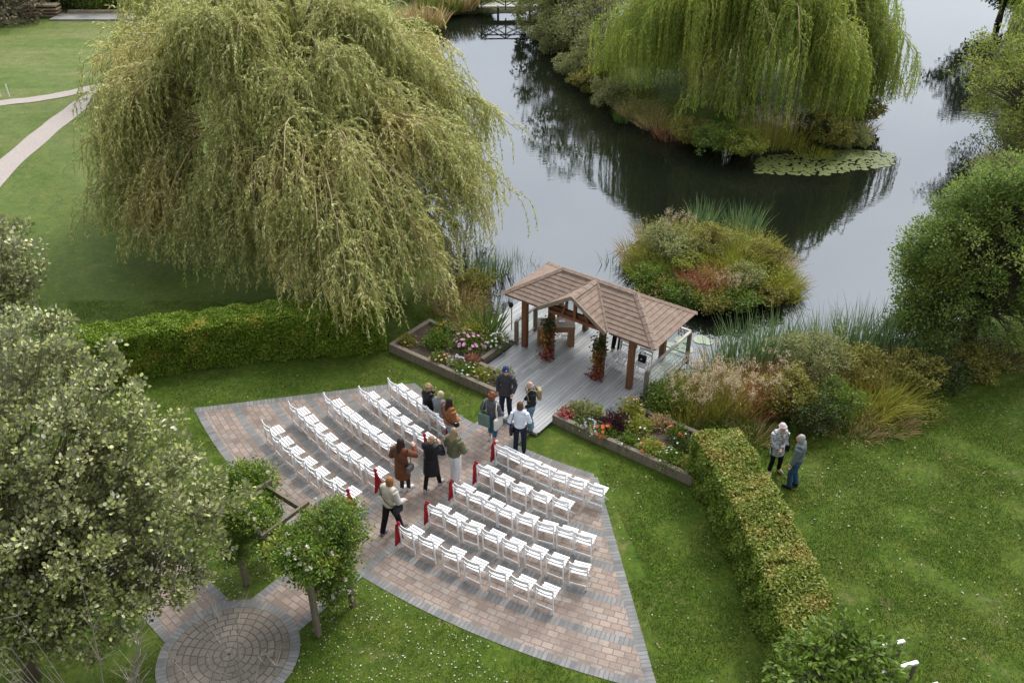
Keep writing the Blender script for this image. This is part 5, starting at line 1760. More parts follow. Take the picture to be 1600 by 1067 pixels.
T('bush', (1065, 472), 'dark green bush at the near foot of the small island', m=M_GREEN, r=.7, h=.6, n=70)
T('bush', (1110, 482), 'russet tipped bush at the near foot of the small island', m=M_OLIVE, r=.55, h=.5, n=50)
T('bush', (1150, 478), 'green bush at the near foot of the small island under the sedge', m=M_GREEN, r=.7, h=.6, n=70)
T('bush', (1195, 470), 'dull olive bush at the near right foot of the small island', m=M_OLIVE, r=.65, h=.6, n=60)
T('straw', (1235, 450), 'brown dead stems leaning into the water right of the small island', n=160, r=.4, L=.9)
T('straw', (985, 392), 'brown dead stems at the left edge of the small island', n=120, r=.4, L=.9)
T('reed', (962, 425), 'dark dead reeds standing in the water left of the small island', n=26, r=.45, L=1.0)
for i, (x, y, kd, lab, kw) in enumerate((
        (1125, 372, 'grass', 'olive grass tuft behind the crown of the small island', dict(r=.9, L=.6, core=M_OLIVE)),
        (1175, 390, 'sedge', 'yellowish sedge at the back right of the small island', dict(n=420, r=.9, L=.9, core=M_OLIVE)),
        (1195, 412, 'bush', 'dull green bush at the back right edge of the small island', dict(m=M_OLIVE, r=.8, h=.8, n=80)),
        (1215, 448, 'sedge', 'lime sedge at the extreme right end of the small island', dict(n=420, r=.8, L=.8, core=M_LIME)),
        (1040, 385, 'bush', 'grey olive bush at the back left of the small island', dict(m=M_GREYGREEN, r=.8, h=.8, n=80)),
        (1085, 375, 'sedge', 'sedge between the reeds and the crown of the small island', dict(n=360, r=.8, L=.8, core=M_OLIVE)),
        (1130, 430, 'sedge', 'sedge just above the pinkish rusty bush of the small island', dict(n=420, r=.75, L=.85)),
        (1085, 450, 'straw', 'pale seedy grass left of the pinkish rusty bush', dict(n=360, r=.6, L=.8)),
        (1140, 462, 'plume', 'pale plumed weeds right of the pinkish rusty bush', dict(r=.5, L=.8, pn=22)),
        (1035, 468, 'bush', 'bushy green growth at the near left foot of the small island', dict(m=M_OLIVE, r=.7, h=.7, n=70)),
        (1222, 465, 'sedge', 'drooping sedge over the water at the right foot of the small island', dict(n=360, r=.6, L=.9)),
        (995, 408, 'straw', 'reddish straw stems on the left edge of the small island', dict(n=240, r=.5, L=.9, core=M_OLIVE)))):
    T(kd, (x, y), lab, **kw)
# shore of the large island
for i, (x, y, kd, lab, kw) in enumerate((
        (958, 165, 'bush', 'grey twiggy bush at the left tip of the large island', dict(m=M_GREYGREEN, r=1.3, h=1.4, n=120, leaf=(.12, .04))),
        (974, 190, 'iris', 'bright green iris clump below the grey bush on the large island', dict(n=90, r=.45, L=1.0)),
        (1000, 178, 'straw', 'pale dry grass right of the grey bush on the large island', dict(n=420, r=1.1, L=.9, core=M_GREYGREEN)),
        (1030, 195, 'straw', 'second patch of pale dry grass on the shore of the large island', dict(n=420, r=1.2, L=.8, core=M_OLIVE)),
        (1052, 212, 'rust', 'reddish fringe plants on the shore of the large island', dict(n=300, r=1.1, L=.6)),
        (1085, 218, 'bush', 'olive scrub under the left curtains of the large island willow', dict(m=M_OLIVE, r=1.2, h=.9, n=110, leaf=(.11, .055))),
        (1120, 228, 'bush', 'low green scrub on the near shore of the large island', dict(m=M_GREEN, r=1.2, h=.8, n=110, leaf=(.11, .055))),
        (1160, 236, 'bush', 'lime scrub on the near shore of the large island left of the plume weeds', dict(m=M_LIME, r=1.0, h=.8, n=100, leaf=(.11, .055))),
        (1195, 224, 'plume', 'tall cream plumed weeds in front of the large island willow', dict(r=1.3, L=1.6, pn=60, n=320)),
        (1232, 226, 'plume', 'second cream plumed clump right of the first on the large island', dict(r=.9, L=1.4, pn=36, n=220)),
        (1262, 222, 'bush', 'dark rounded bush right of the plumed weeds on the large island', dict(m=M_DARK, r=.9, h=1.3, n=100, leaf=(.11, .06))),
        (1290, 222, 'bush', 'yellow green bush on the right shore of the large island', dict(m=M_OLIVE, r=1.1, h=1.3, n=110, leaf=(.12, .06))),
        (1322, 226, 'bush', 'brownish scrub at the right tip of the large island', dict(m=M_GREYGREEN, r=1.2, h=1.0, n=110, leaf=(.11, .05))),
        (1270, 240, 'sedge', 'short sedge along the lily pads of the large island', dict(n=260, r=.9, L=.5)),
        (1345, 208, 'straw', 'dry stems at the far right end of the large island', dict(n=200, r=.6, L=1.1)))):
    T(kd, (x, y), lab, **kw)
for (x, y, kd, lab, kw) in ((905, 122, 'bush', 'green scrub under the pale willow bush on the large island', dict(m=M_GREYGREEN, r=1.6, h=1.6, n=150, leaf=(.15, .06))),
        (930, 142, 'bush', 'grey scrub left of the grey twiggy bush on the large island', dict(m=M_OLIVE, r=1.3, h=1.3, n=130, leaf=(.14, .06))),
        (872, 78, 'bush', 'pale scrub at the water on the far left flank of the large island', dict(m=M_GREYGREEN, r=1.9, h=2.2, n=180, leaf=(.17, .07))),
        (845, 50, 'bush', 'furthest scrub on the left flank of the large island', dict(m=M_GREYGREEN, r=2.0, h=2.4, n=180, leaf=(.18, .08))),
        (985, 150, 'grass', 'rough grass behind the grey twiggy bush on the large island', dict(n=700, r=1.6, L=.7, core=M_OLIVE)),
        (1020, 172, 'grass', 'rough grass under the left edge of the island willow', dict(n=700, r=1.6, L=.6, core=M_OLIVE)),
        (1340, 190, 'bush', 'olive scrub under the right edge of the island willow', dict(m=M_OLIVE, r=1.2, h=1.2, n=120, leaf=(.13, .06)))):
    T(kd, (x, y), lab, **kw)
# near right bank
for (x, y, kd, lab, kw) in (
        (1130, 578, 'reed', 'reed clump in the water right of the deck, nearest the deck', dict(n=110, r=.6, L=1.5)),
        (1168, 572, 'reed', 'reed clump in the water, second from the deck', dict(n=230, r=.75, L=1.8)),
        (1215, 562, 'reed', 'reed clump in the water, third from the deck', dict(n=230, r=.8, L=1.7)),
        (1345, 548, 'reed', 'reed clump in the water close to the round green tree', dict(n=230, r=.9, L=1.7)),
        (1300, 560, 'reed', 'reed clump in the water behind the tall willowherb bush', dict(n=190, r=.8, L=1.8)),
        (1395, 552, 'reed', 'reed clump at the foot of the round green tree', dict(n=200, r=.8, L=1.5)),
        (1258, 556, 'reed', 'reed clump in the water left of the tall willowherb bush', dict(n=160, r=.7, L=1.5)),
        (1075, 612, 'sedge', 'green sedge right of the deck balustrade', dict(n=320, r=.5, L=1.0, core=M_GREEN)),
        (1040, 640, 'bush', 'bright green weeds at the foot of the deck balustrade', dict(m=M_GREEN, r=.55, h=.8, n=60)),
        (1070, 655, 'plume', 'cream plumed weeds nearest the deck balustrade', dict(r=.6, L=1.2, pn=34)),
        (1105, 645, 'plume', 'tallest cream plumed weeds right of the deck', dict(r=.75, L=1.45, pn=54, n=240)),
        (1140, 650, 'plume', 'cream plumed weeds left of the rusty meadowsweet', dict(r=.6, L=1.35, pn=44, n=200)),
        (1110, 615, 'plume', 'cream plumed weeds at the back beside the reeds', dict(r=.7, L=1.2, pn=40)),
        (1185, 640, 'rust', 'rusty meadowsweet with pale heads behind the woman in the printed coat', dict(n=420, r=.65, L=1.35, core=M_RED, plume=(M_PLUME, 22, .1))),
        (1205, 622, 'rust', 'second rusty meadowsweet clump by the reeds', dict(n=320, r=.6, L=1.3, plume=(M_PLUME, 18, .1))),
        (1175, 680, 'straw', 'collapsed straw coloured grass left of the woman in the printed coat', dict(n=360, r=.6, L=.6)),
        (1262, 600, 'bush', 'tall grey green willowherb bush on the right bank', dict(m=M_GREYGREEN, r=1.0, h=1.6, n=160, leaf=(.09, .03))),
        (1225, 645, 'bush', 'olive green bush behind the two people on the right lawn', dict(m=M_OLIVE, r=.8, h=1.2, n=110)),
        (1262, 662, 'bush', 'dark bramble bush right behind the man in the grey sweatshirt', dict(m=M_DARK, r=.9, h=1.0, n=130, leaf=(.075, .045))),
        (1300, 650, 'bush', 'green bramble bush in the middle of the right bank', dict(m=M_GREEN, r=.8, h=.95, n=110, leaf=(.075, .045))),
        (1310, 608, 'rust', 'red brown dock plants behind the brambles', dict(n=360, r=.7, L=1.2, core=M_OLIVE)),
        (1345, 640, 'sedge', 'large arching lime sedge on the right bank', dict(n=520, r=.9, L=1.3)),
        (1385, 632, 'sedge', 'second lime sedge towards the round green tree', dict(n=420, r=.8, L=1.25)),
        (1340, 595, 'bush', 'olive weeds between the reeds and the lime sedge', dict(m=M_OLIVE, r=.9, h=1.0, n=110)),
        (1390, 590, 'straw', 'straw grass patch near the round green tree', dict(n=380, r=.8, L=1.0, core=M_OLIVE)),
        (1425, 600, 'bush', 'bramble under the left side of the round green tree', dict(m=M_OLIVE, r=.9, h=.9, n=110)),
        (1330, 670, 'straw', 'straw grass at the lawn edge in the middle of the right bank', dict(n=360, r=.8, L=.55)),
        (1380, 662, 'straw', 'straw grass at the lawn edge by the lime sedge', dict(n=360, r=.8, L=.6)),
        (1425, 640, 'grass', 'long grass at the lawn edge below the round green tree', dict(r=.9, L=.6, core=M_OLIVE)),
        (1460, 600, 'bush', 'dark undergrowth in front of the round green tree', dict(m=M_DARK, r=.9, h=.7, n=110)),
        (1515, 582, 'bush', 'golden weeds at the right foot of the round green tree', dict(m=M_OLIVE, r=.9, h=.6, n=90)),
        (1565, 560, 'straw', 'dry grass at the right foot of the round green tree', dict(n=360, r=.9, L=.6, core=M_DARK)),
        (1185, 692, 'grass', 'long green grass at the hedge end of the right bank', dict(r=.7, L=.45)),
        (1140, 672, 'grass', 'long green grass behind the brown hedge end', dict(r=.7, L=.5, core=M_GREEN)),
        (1280, 695, 'grass', 'long grass at the lawn edge behind the man in the grey sweatshirt', dict(r=.8, L=.35)),
        (1240, 685, 'grass', 'long grass at the lawn edge between the two people', dict(r=.6, L=.35))):
    T(kd, (x, y), lab, **kw)
# left bank beside the gazebo
for (x, y, kd, lab, kw) in (
        (760, 450, 'reed', 'tall reeds in the water under the right side of the huge willow', dict(n=230, r=.7, L=1.6)),
        (795, 448, 'reed', 'tall reeds in the water left of the gazebo roof', dict(n=260, r=.8, L=1.5)),
        (738, 458, 'bush', 'olive scrub below the huge willow beside the reeds', dict(m=M_OLIVE, r=.7, h=.8, n=80)),
        (825, 478, 'reed', 'reeds behind the left end of the deck', dict(n=120, r=.5, L=1.0)),
        (870, 472, 'reed', 'reeds at the water edge behind the gazebo', dict(n=120, r=.5, L=.9)),
        (700, 462, 'straw', 'tangle of dry brown stems under the edge of the huge willow', dict(n=480, r=.8, L=.8)),
        (722, 485, 'straw', 'second tangle of dry brown stems beside the pink cosmos bed', dict(n=480, r=.8, L=.8, core=M_OLIVE)),
        (690, 490, 'grass', 'long grass behind the pink cosmos bed', dict(r=.7, L=.4)),
        (768, 468, 'rust', 'rusty sorrel between reeds and flower bed', dict(n=240, r=.6, L=.8)),
        (762, 522, 'iris', 'upright green iris behind the pink cosmos bed', dict(n=110, r=.4, L=1.35)),
        (748, 530, 'iris', 'arching green iris at the back of the pink cosmos bed', dict(n=90, r=.4, L=1.2)),
        (728, 515, 'straw', 'wispy pale grass at the back of the pink cosmos bed', dict(n=260, r=.45, L=.7)),
        (775, 540, 'grass', 'leafy tuft between the iris and the deck post', dict(r=.35, L=.5, core=M_GREEN))):
    T(kd, (x, y), lab, **kw)
# far bank reeds
for i, (x, y, lab) in enumerate(((688, 18, 'leftmost reeds on the far bank beyond the huge willow'), (712, 13, 'far bank reeds second from the left'),
                                 (735, 9, 'far bank reeds third from the left'), (660, 40, 'reeds on the far left shore above the huge willow'), (640, 62, 'lowest reeds on the far left shore'))):
    TN[0] += 1
    tuft('reed_clump', lab, 'reeds', gp(x, y), 420, 1.7, 1.7, .08, M_STRAW if i % 2 else M_TURF, .5, .5, TN[0], core=M_OLIVE)

# ------------------------------------------------------------------ lily pads
M_PAD = leaf_mat('lily_pad', [(0, (.085, .115, .028)), (.6, (.125, .155, .045)), (1, (.175, .20, .08))], trans=.1, rough=.5, spec=.2)
M_PAD2 = leaf_mat('pale_lily_pad', [(0, (.18, .22, .13)), (1, (.25, .29, .19))], trans=.1, rough=.3, spec=.5)
def pad_mesh(nm, R, mat, seed):
    r = random.Random(seed)
    n = 22
    vs = [(0, 0, .004)]
    for i in range(n + 1):
        a = .16 + (2 * math.pi - .32) * i / n
        q = R * (1 + .05 * math.sin(3 * a + seed))
        vs.append((q * math.cos(a), q * math.sin(a), .006 + .012 * max(0, math.sin(a * 2 + seed)) * r.uniform(.3, 1)))
    mb = MB().add(vs, [(0, i, i + 1) for i in range(1, n + 1)])
    return mb.mesh(nm, mat)
pads = [pad_mesh('lily_pad', 1, M_PAD, s) for s in range(4)]
pads2 = [pad_mesh('lily_pad', 1, M_PAD2, s) for s in range(2)]
r_ = np.random.default_rng(91)
N_ = 5200
x = r_.uniform(1180, 1395, N_); mid = 262 - (x - 1180) * .05; hw = 17 - 9 * np.abs((x - 1280) / 115)
y = r_.uniform(mid - hw * 1.5, mid + hw)
sel = (x < 1335) | (r_.random(N_) > .55)
Q_ = np.array([at(a, b, WATER_Z + .01)[:2] for a, b in zip(x[sel], y[sel])])
Q_ = Q_[ground_z(Q_[:, 0], Q_[:, 1]) < WATER_Z - .05]
placed = []
for qx, qy in Q_:
    rad = r_.uniform(.09, .21)
    if any((qx - a) ** 2 + (qy - b) ** 2 < ((rad + c) * .72) ** 2 for a, b, c in placed): continue
    cnt = len(placed)
    placed.append((qx, qy, rad))
    o = link('lily_pad', pads[cnt % 4], None, (qx, qy, WATER_Z + .012 + .0009 * (cnt % 9)), r_.uniform(0, 6.28), rad)
    tag(o, 'green lily pad in the crowded raft below the large island', 'lily pad', 'lily pads in the raft below the large island')
    if cnt > 288: break
for k, (x, y, rad, lab) in enumerate(((1046, 541, .25, 'pale lily pad touching the handrail of the deck'), (1065, 531, .24, 'pale lily pad just behind the handrail corner'),
        (1072, 546, .24, 'pale lily pad nearest the reeds, lower of the group by the deck'), (1061, 540, .18, 'small pale lily pad in the middle of the group by the deck'),
        (1096, 531, .28, 'large pale lily pad, right one of the touching pair'), (1106, 535, .18, 'smaller pale lily pad touching the large one on its right'),
        (1052, 549, .17, 'pale lily pad lowest beside the glass balustrade'))):
    p = at(x, y, WATER_Z)
    tag(link('lily_pad', pads2[k % 2], None, (p.x, p.y, WATER_Z + .012 + .001 * k), k * 1.3, rad), lab, 'lily pad', 'lily pads beside the deck')

# ------------------------------------------------------------------ lawn litter: petals, fallen leaves and short turf blades
def litter(name, n, poly_px, mat, size, seed, label, dens=None):
    r = np.random.default_rng(seed)
    P = []
    poly = np.array([at(*q)[:2] for q in poly_px])
    lo, hi = poly.min(0), poly.max(0)
    P = r.uniform(lo, hi, (n * 14, 2))
    P = P[(poly_sd(P[:, 0], P[:, 1], poly) < 0) & (poly_sd(P[:, 0], P[:, 1], POND) > .6) & off_paving(P)][:n]
    n = len(P)
    P = np.concatenate([P, np.full((n, 1), .022)], 1)
    D = rand_dirs(n, r); D[:, 2] = np.abs(D[:, 2]) * .35
    Nn = rand_dirs(n, r) * .35 + np.array([0, 0, 1])
    vq = leaves(P, D, Nn, size * r.uniform(.5, 1.4, n), size * .6 * r.uniform(.6, 1.2, n))
    return tag(link(name, fast_mesh(name, *vq, mat)), label, name.replace('_', ' '), kind='stuff')
FAN_POLY = np.array([pol(20.8, az(on_line(*FL, 20.8)) + (az(on_line(*FR, 20.8)) - az(on_line(*FL, 20.8))) * k / 20, 0)[:2] for k in range(21)] +
                    [pol(14.6, az(on_line(*FR, 14.9)) + (az(on_line(*FL, 14.9)) - az(on_line(*FR, 14.9))) * k / 10, 0)[:2] for k in range(11)])
def off_paving(P):
    X, Y = P[:, 0], P[:, 1]
    q = P - np.array(O_[:2])
    u, v = q @ np.array(U_[:2]), q @ np.array(V_[:2])
    return (poly_sd(X, Y, FAN_POLY) > 0) & (np.hypot(X - CIRC.x, Y - CIRC.y) > CIRC_R + .02) & ~((np.abs(v - AX) < HW + .02) & (u < -3.3)) & ~((u > -2.85) & (u < 3) & (v > -3.5) & (v < 7.6))
M_LITTER = leaf_mat('fallen_leaf', [(0, (.16, .13, .055)), (.5, (.26, .215, .10)), (.85, (.36, .31, .19)), (1, (.52, .49, .40))], trans=.1)
M_PETALS = leaf_mat('fallen_petal', [(0, (.30, .25, .20)), (1, (.58, .53, .47))], trans=.1)
litter('fallen_petals', 360, [(455, 935), (560, 880), (760, 1005), (800, 1066), (440, 1066)], M_PETALS, .042, 1, 'small pale rose petals scattered on the grass beside the round patio')
litter('fallen_petals', 220, [(300, 800), (420, 860), (440, 890), (350, 960), (250, 920)], M_PETALS, .042, 2, 'small pale rose petals scattered on the grass left of the rose arch')
litter('fallen_leaves', 330, [(1180, 700), (1400, 660), (1598, 600), (1598, 1066), (1300, 1066), (1260, 850)], M_LITTER, .06, 3, 'pale fallen leaves scattered over the right lawn')
litter('fallen_leaves', 120, [(870, 680), (1080, 770), (1190, 1066), (1030, 1066), (950, 770)], M_LITTER, .055, 4, 'pale fallen leaves on the grass strip between seating and hedge')
litter('fallen_leaves', 110, [(215, 600), (620, 560), (760, 640), (720, 650), (600, 600), (300, 640), (330, 720), (230, 700)], M_LITTER, .05, 5, 'pale fallen leaves on the grass strip below the left hedge')
litter('fallen_leaves', 110, [(20, 320), (150, 250), (260, 420), (420, 470), (180, 495), (40, 470)], M_LITTER, .06, 6, 'pale fallen leaves on the left lawn beside the huge willow')

def turf(seed, n, poly_px, label):
    r = np.random.default_rng(seed)
    poly = np.array([at(*q)[:2] for q in poly_px])
    lo, hi = poly.min(0), poly.max(0)
    P = r.uniform(lo, hi, (int(n * 2.2), 2))
    X, Y = P[:, 0], P[:, 1]
    ok = (poly_sd(X, Y, poly) < 0) & (poly_sd(X, Y, FAN_POLY) > -.035 + .05 * np.sin(X * 9) * np.sin(Y * 7)) & (np.hypot(X - CIRC.x, Y - CIRC.y) > CIRC_R + .02)
    q = P - np.array(O_[:2])
    u = q @ np.array(U_[:2]); v = q @ np.array(V_[:2])
    ok &= ~((np.abs(v - AX) < HW + .03) & (u < -3.3)) & ~((u > -2.85) & (u < 3) & (v > -3.5) & (v < 7.6)) & (poly_sd(X, Y, POND) > .3)
    dx, dy = X - CIRC.x, Y - CIRC.y
    along, across = dx * d2.x + dy * d2.y, dx * n2.x + dy * n2.y
    ok &= ~((along > 0) & (along < 5.6) & (np.abs(across) < .85))
    # turf grows in drifts: thin out where the clump field is low
    f = np.sin(X * 2.3 + 2 * np.sin(Y * 1.3)) + np.sin(Y * 2.9 + 1.7 * np.sin(X * 1.9)) + r.normal(0, .8, len(X))
    ok &= f > -.9
    P = P[ok][:n]
    n = len(P)
    P3 = np.stack([P[:, 0], P[:, 1], ground_z(P[:, 0], P[:, 1]) - .004], 1)
    D = np.array([0, 0, 1.0]) + r.normal(0, .55, (n, 3))
    vq = blades(P3, D, .048 * r.uniform(.5, 1.5, n), .013, .5, r, seg=2)
    return tag(link('grass', fast_mesh('grass', *vq, M_LAWNBLADE)), label, 'grass', kind='stuff')
M_LAWNBLADE = leaf_mat('lawn_blade', [(0, (.040, .075, .010)), (.5, (.072, .120, .018)), (1, (.135, .175, .045))], patch=[(0, (.10, .12, .03)), (1, (.19, .185, .075))], patch_scale=.8, patch_lo=.55, patch_hi=.7, trans=.3)
turf(1, 150000, [(-60, 1120), (-60, 470), (640, 470), (760, 640), (600, 760), (760, 1000), (820, 1120)], 'short mown grass of the left lawn and around the paving')
turf(2, 200000, [(820, 1120), (760, 990), (1010, 900), (900, 650), (1100, 690), (1300, 690), (1450, 640), (1680, 560), (1680, 1120)], 'short mown grass of the right lawn and around the hedge')
# ------------------------------------------------------------------ people
def remeshed(mb, name, voxel, mats, parent=None, smooth=3):
    """melt the overlapping shapes of mb into one continuous surface"""
    me = mb.mesh('tmp_form', [])
    t = bpy.data.objects.new('tmp_form', me)
    COL.objects.link(t)
    m = t.modifiers.new('r', 'REMESH'); m.mode = 'VOXEL'; m.voxel_size = voxel
    s = t.modifiers.new('s', 'SMOOTH'); s.factor = .5; s.iterations = smooth
    dg = bpy.context.evaluated_depsgraph_get()
    dg.update()
    out = bpy.data.meshes.new_from_object(t.evaluated_get(dg))
    bpy.data.objects.remove(t)
    bpy.data.meshes.remove(me)
    out.name = name
    out.materials.clear()
    for q in (mats if isinstance(mats, (list, tuple)) else [mats]): out.materials.append(q)
    out.polygons.foreach_set('use_smooth', [True] * len(out.polygons))
    out.update()
    o = bpy.data.objects.new(name, out)
    COL.objects.link(o)
    if parent is not None: o.parent = parent
    return o

def joint2(a, b, l1, l2, hint):
    """elbow or knee between a and b"""
    a, b, hint = Vector(a), Vector(b), Vector(hint)
    d = b - a
    L = min(d.length, (l1 + l2) * .999)
    e = d.normalized()
    x = (l1 * l1 - l2 * l2 + L * L) / (2 * L)
    h = math.sqrt(max(0, l1 * l1 - x * x))
    n = (hint - e * hint.dot(e)).normalized()
    return a + e * x + n * h, a + e * L

def ellip_loft(mb, rings, n=18):
    """rings: (centre, rx, ry)"""
    vs, fs = [], []
    for c, rx, ry in rings:
        for k in range(n):
            q = 2 * math.pi * k / n
            vs.append((c[0] + rx * math.cos(q), c[1] + ry * math.sin(q), c[2]))
    for i in range(len(rings) - 1):
        for k in range(n):
            fs.append((i * n + k, i * n + (k + 1) % n, (i + 1) * n + (k + 1) % n, (i + 1) * n + k))
    fs.append(tuple(range(n - 1, -1, -1)))
    fs.append(tuple(range((len(rings) - 1) * n, len(rings) * n)))
    mb.add(vs, fs)

SKIN = plain('skin', (.50, .30, .225), .5, .06, 6)
EYES = plain('eye', (.03, .025, .02), .3, .05, 6)
_cl = {}
def cloth(name, col, var=.15, scale=14, rough=.85):
    if name not in _cl: _cl[name] = plain(name, col, rough, var, scale, bump=.25, bscale=90, spec=.2)
    return _cl[name]

def person(label, pos, face, h, top, bottom, shoes, hair, feet=((-.10, 0, 0), (.10, 0, 0)), hands=None, lean=0.0, head=(0, 0), seat=None, hat=None, extra=None, hips=0.0):
    """top = (name, material, hem z, puff, sleeve colour or None); bottom = (name, material, radius factor, hem z); hair = (style, material)"""
    S = h / 1.70
    rz = math.atan2(face[1], face[0]) - math.pi / 2
    pel = Vector((hips, 0, .92 if seat is None else seat + .10))
    if seat is None:
        pel.z -= .55 * max(0, max(abs(f[1]) for f in feet) - .1) ** 2
    ly, lz = math.sin(lean), math.cos(lean)
    def tors(t, x=0, y=0):                       # point t metres up the spine
        return Vector((pel.x + x, pel.y + ly * t + y * lz, pel.z + lz * t - y * ly))
    chest, neck = tors(.36), tors(.53)
    hy, hp = head
    hd = Matrix.Rotation(hy, 3, 'Z') @ Matrix.Rotation(-hp, 3, 'X')
    hc = neck + Vector((0, .03 + ly * .1, .145)) + hd @ Vector((0, .025, .0))
    sh = [tors(.46, -.175), tors(.46, .175)]
    if hands is None: hands = ((-.27, .05, .80), (.27, .05, .80))
    el, wr = [], []
    for i in (0, 1):
        e, w = joint2(sh[i], Vector(hands[i]), .29, .255, (-.5 if i == 0 else .5, -.7, -.4))
        el.append(e); wr.append(w)
    hip = [pel + Vector((-.095, 0, -.03)), pel + Vector((.095, 0, -.03))]
    ank = [Vector((f[0], f[1], .085)) for f in feet]
    kn = []
    for i in (0, 1):
        k, a = joint2(hip[i], ank[i], .415, .405, (0, 1, .15 if seat is None else 1.5))
        kn.append(k); ank[i] = a
    # --- the body: one continuous surface
    b = MB()
    b.ball(pel, .14, 14, 10, (1.08, .78, .95)); b.ball(tors(.18), .125, 14, 10, (1.0, .76, 1.0)); b.ball(chest, .15, 14, 10, (1.08, .74, 1.1))
    b.tube([sh[0], tors(.49), sh[1]], [.062, .075, .062], 12)
    b.tube([tors(.44), neck, hc - hd @ Vector((0, .02, .05))], [.075, .056, .052], 12)
    b.ball(hc, .1, 18, 14, (.76, .93, 1.14), hd)
    b.ball(hc + hd @ Vector((0, .035, -.065)), .055, 12, 8, (.95, 1.0, .9), hd)
    b.tube([hc + hd @ Vector((0, .085, .015)), hc + hd @ Vector((0, .112, -.022))], [.010, .015], 8)
    for s in (-1, 1): b.ball(hc + hd @ Vector((s * .078, -.005, -.005)), .022, 8, 6, (.45, .8, 1.2), hd)
    for i in (0, 1):
        sg = -1 if i == 0 else 1
        b.tube([sh[i], (sh[i] + el[i]) / 2, el[i], (el[i] * 2 + wr[i]) / 3, wr[i]], [.056, .047, .038, .037, .026], 12)
        d = (wr[i] - el[i]).normalized()
        side = d.cross(Vector((sg * .3, 0, 1)).normalized())
        if side.length < .1: side = Vector((1, 0, 0))
        side.normalize()
        nrm = side.cross(d)
        palm = wr[i] + d * .045
        R = Matrix((side, nrm, d)).transposed()
        b.ball(palm, .043, 10, 8, (.95, .42, 1.15), R)
        for k in range(4):
            root_ = palm + d * .036 + side * (.028 - .019 * k)
            ln = (.058, .068, .064, .05)[k]
            cur = nrm * (-.012 * (1 + .3 * k)) * (1 if i else -1)
            b.tube([root_, root_ + d * ln * .5 + cur * .5, root_ + d * ln * .9 + cur * 2.2], [.0095, .009, .0075], 6)
        tb_ = palm + side * .034 - d * .015
        b.tube([tb_, tb_ + side * .022 + d * .03, tb_ + side * .026 + d * .06], [.012, .0105, .0085], 6)
        b.tube([hip[i], (hip[i] + kn[i]) / 2, kn[i], kn[i] * .7 + ank[i] * .3, ank[i]], [.09, .075, .056, .056, .038], 12)
        b.ball(ank[i] + Vector((0, .07, -.045)), .05, 10, 6, (.8, 1.9, .65))
    body = remeshed(b, 'person', .0085, SKIN, None, 2)
    tag(body, label, 'person')
    body.location = pos
    body.rotation_euler[2] = rz
    body.scale = (S, S, S)
    ey = MB()
    for s in (-1, 1): ey.ball(hc + hd @ Vector((s * .030, .083, .012)), .0085, 6, 5)
    ey.ball(hc + hd @ Vector((0, .086, -.062)), .02, 8, 5, (1.1, .3, .25), hd)
    ey.build('face', EYES if hat != 'shades' else EYES, body)
    # --- trousers
    nm, mt, rf, hem = bottom
    t = MB()
    t.ball(pel + Vector((0, 0, -.01)), .152, 14, 10, (1.08, .82, .95)); t.ball(tors(.10), .14, 12, 8, (1.0, .8, .7))
    for i in (0, 1):
        fr = max(0, min(1, (ank[i].z + .33 - hem) / .33)) if hem > .12 else 1
        end = kn[i].lerp(ank[i], 1.0 if hem <= .12 else max(.35, 1 - (hem - .085) / .38))
        t.tube([hip[i], (hip[i] + kn[i]) / 2, kn[i], (kn[i] + end) / 2, end + (Vector((0, 0, -.02)) if hem <= .12 else Vector((0, 0, 0)))],
               [.106, .088 * (1 + (rf - 1) * .5), .070 * rf, .066 * rf, .060 * rf], 12)
    remeshed(t, nm, .012, mt, body, 3)
    # --- upper garment
    nm, mt, hem, puff, slv = top
    g = MB()
    p = puff
    g.ball(chest, .155 + p, 16, 10, (1.08, .80, 1.08)); g.ball(tors(.2), .138 + p, 14, 10, (1.02, .84, 1.0)); g.ball(tors(.06), .148 + p, 14, 10, (1.04, .86, .8))
    g.tube([sh[0] + Vector((0, 0, -.004)), tors(.485), sh[1] + Vector((0, 0, -.004))], [.072 + p, .085 + p * .8, .072 + p], 12)
    g.tube([tors(.46), tors(.555)], [.088 + p * .5, .068 + p * .3], 12)
    if hem < pel.z - .12 and seat is None:
        n = 5
        rg = []
        for k in range(n + 1):
            f = k / n
            z = pel.z + .12 + (hem - pel.z - .12) * f
            rg.append(((pel.x, (ank[0].y + ank[1].y) * .12 * f, z), (.15 + p) * (1 + .16 * f), (.118 + p) * (1 + .32 * f)))
        ellip_loft(g, rg)
    arms = g if slv is None else MB()
    for i in (0, 1):
        e2 = el[i].lerp(wr[i], .93)
        arms.tube([sh[i], (sh[i] + el[i]) / 2, el[i], (el[i] + e2) / 2, e2], [.068 + p * .9, .060 + p * .8, .053 + p * .8, .049 + p * .7, .043 + p * .5], 12)
    remeshed(g, nm, .013, mt, body, 4)
    if slv is not None: remeshed(arms, 'sleeves', .012, slv, body, 3)
    # --- shoes
    for i in (0, 1):
        f = Matrix.Rotation(feet[i][2] if len(feet[i]) > 2 else 0, 3, 'Z')
        a = Vector((ank[i].x, ank[i].y, 0))
        lift = max(0, ank[i].z - .085)
        s = MB()
        s.ball(a + f @ Vector((0, .075, .052 + lift)), .055, 12, 8, (.86, 2.25, .85), f)
        s.ball(a + f @ Vector((0, -.01, .075 + lift)), .055, 10, 8, (.9, 1.0, 1.2), f)
        s.box(a + f @ Vector((0, .07, .016 + lift)), (.088, .255, .028), f)
        remeshed(s, 'shoe', .009, shoes, body, 2)
    # --- hair
    st, hm = hair
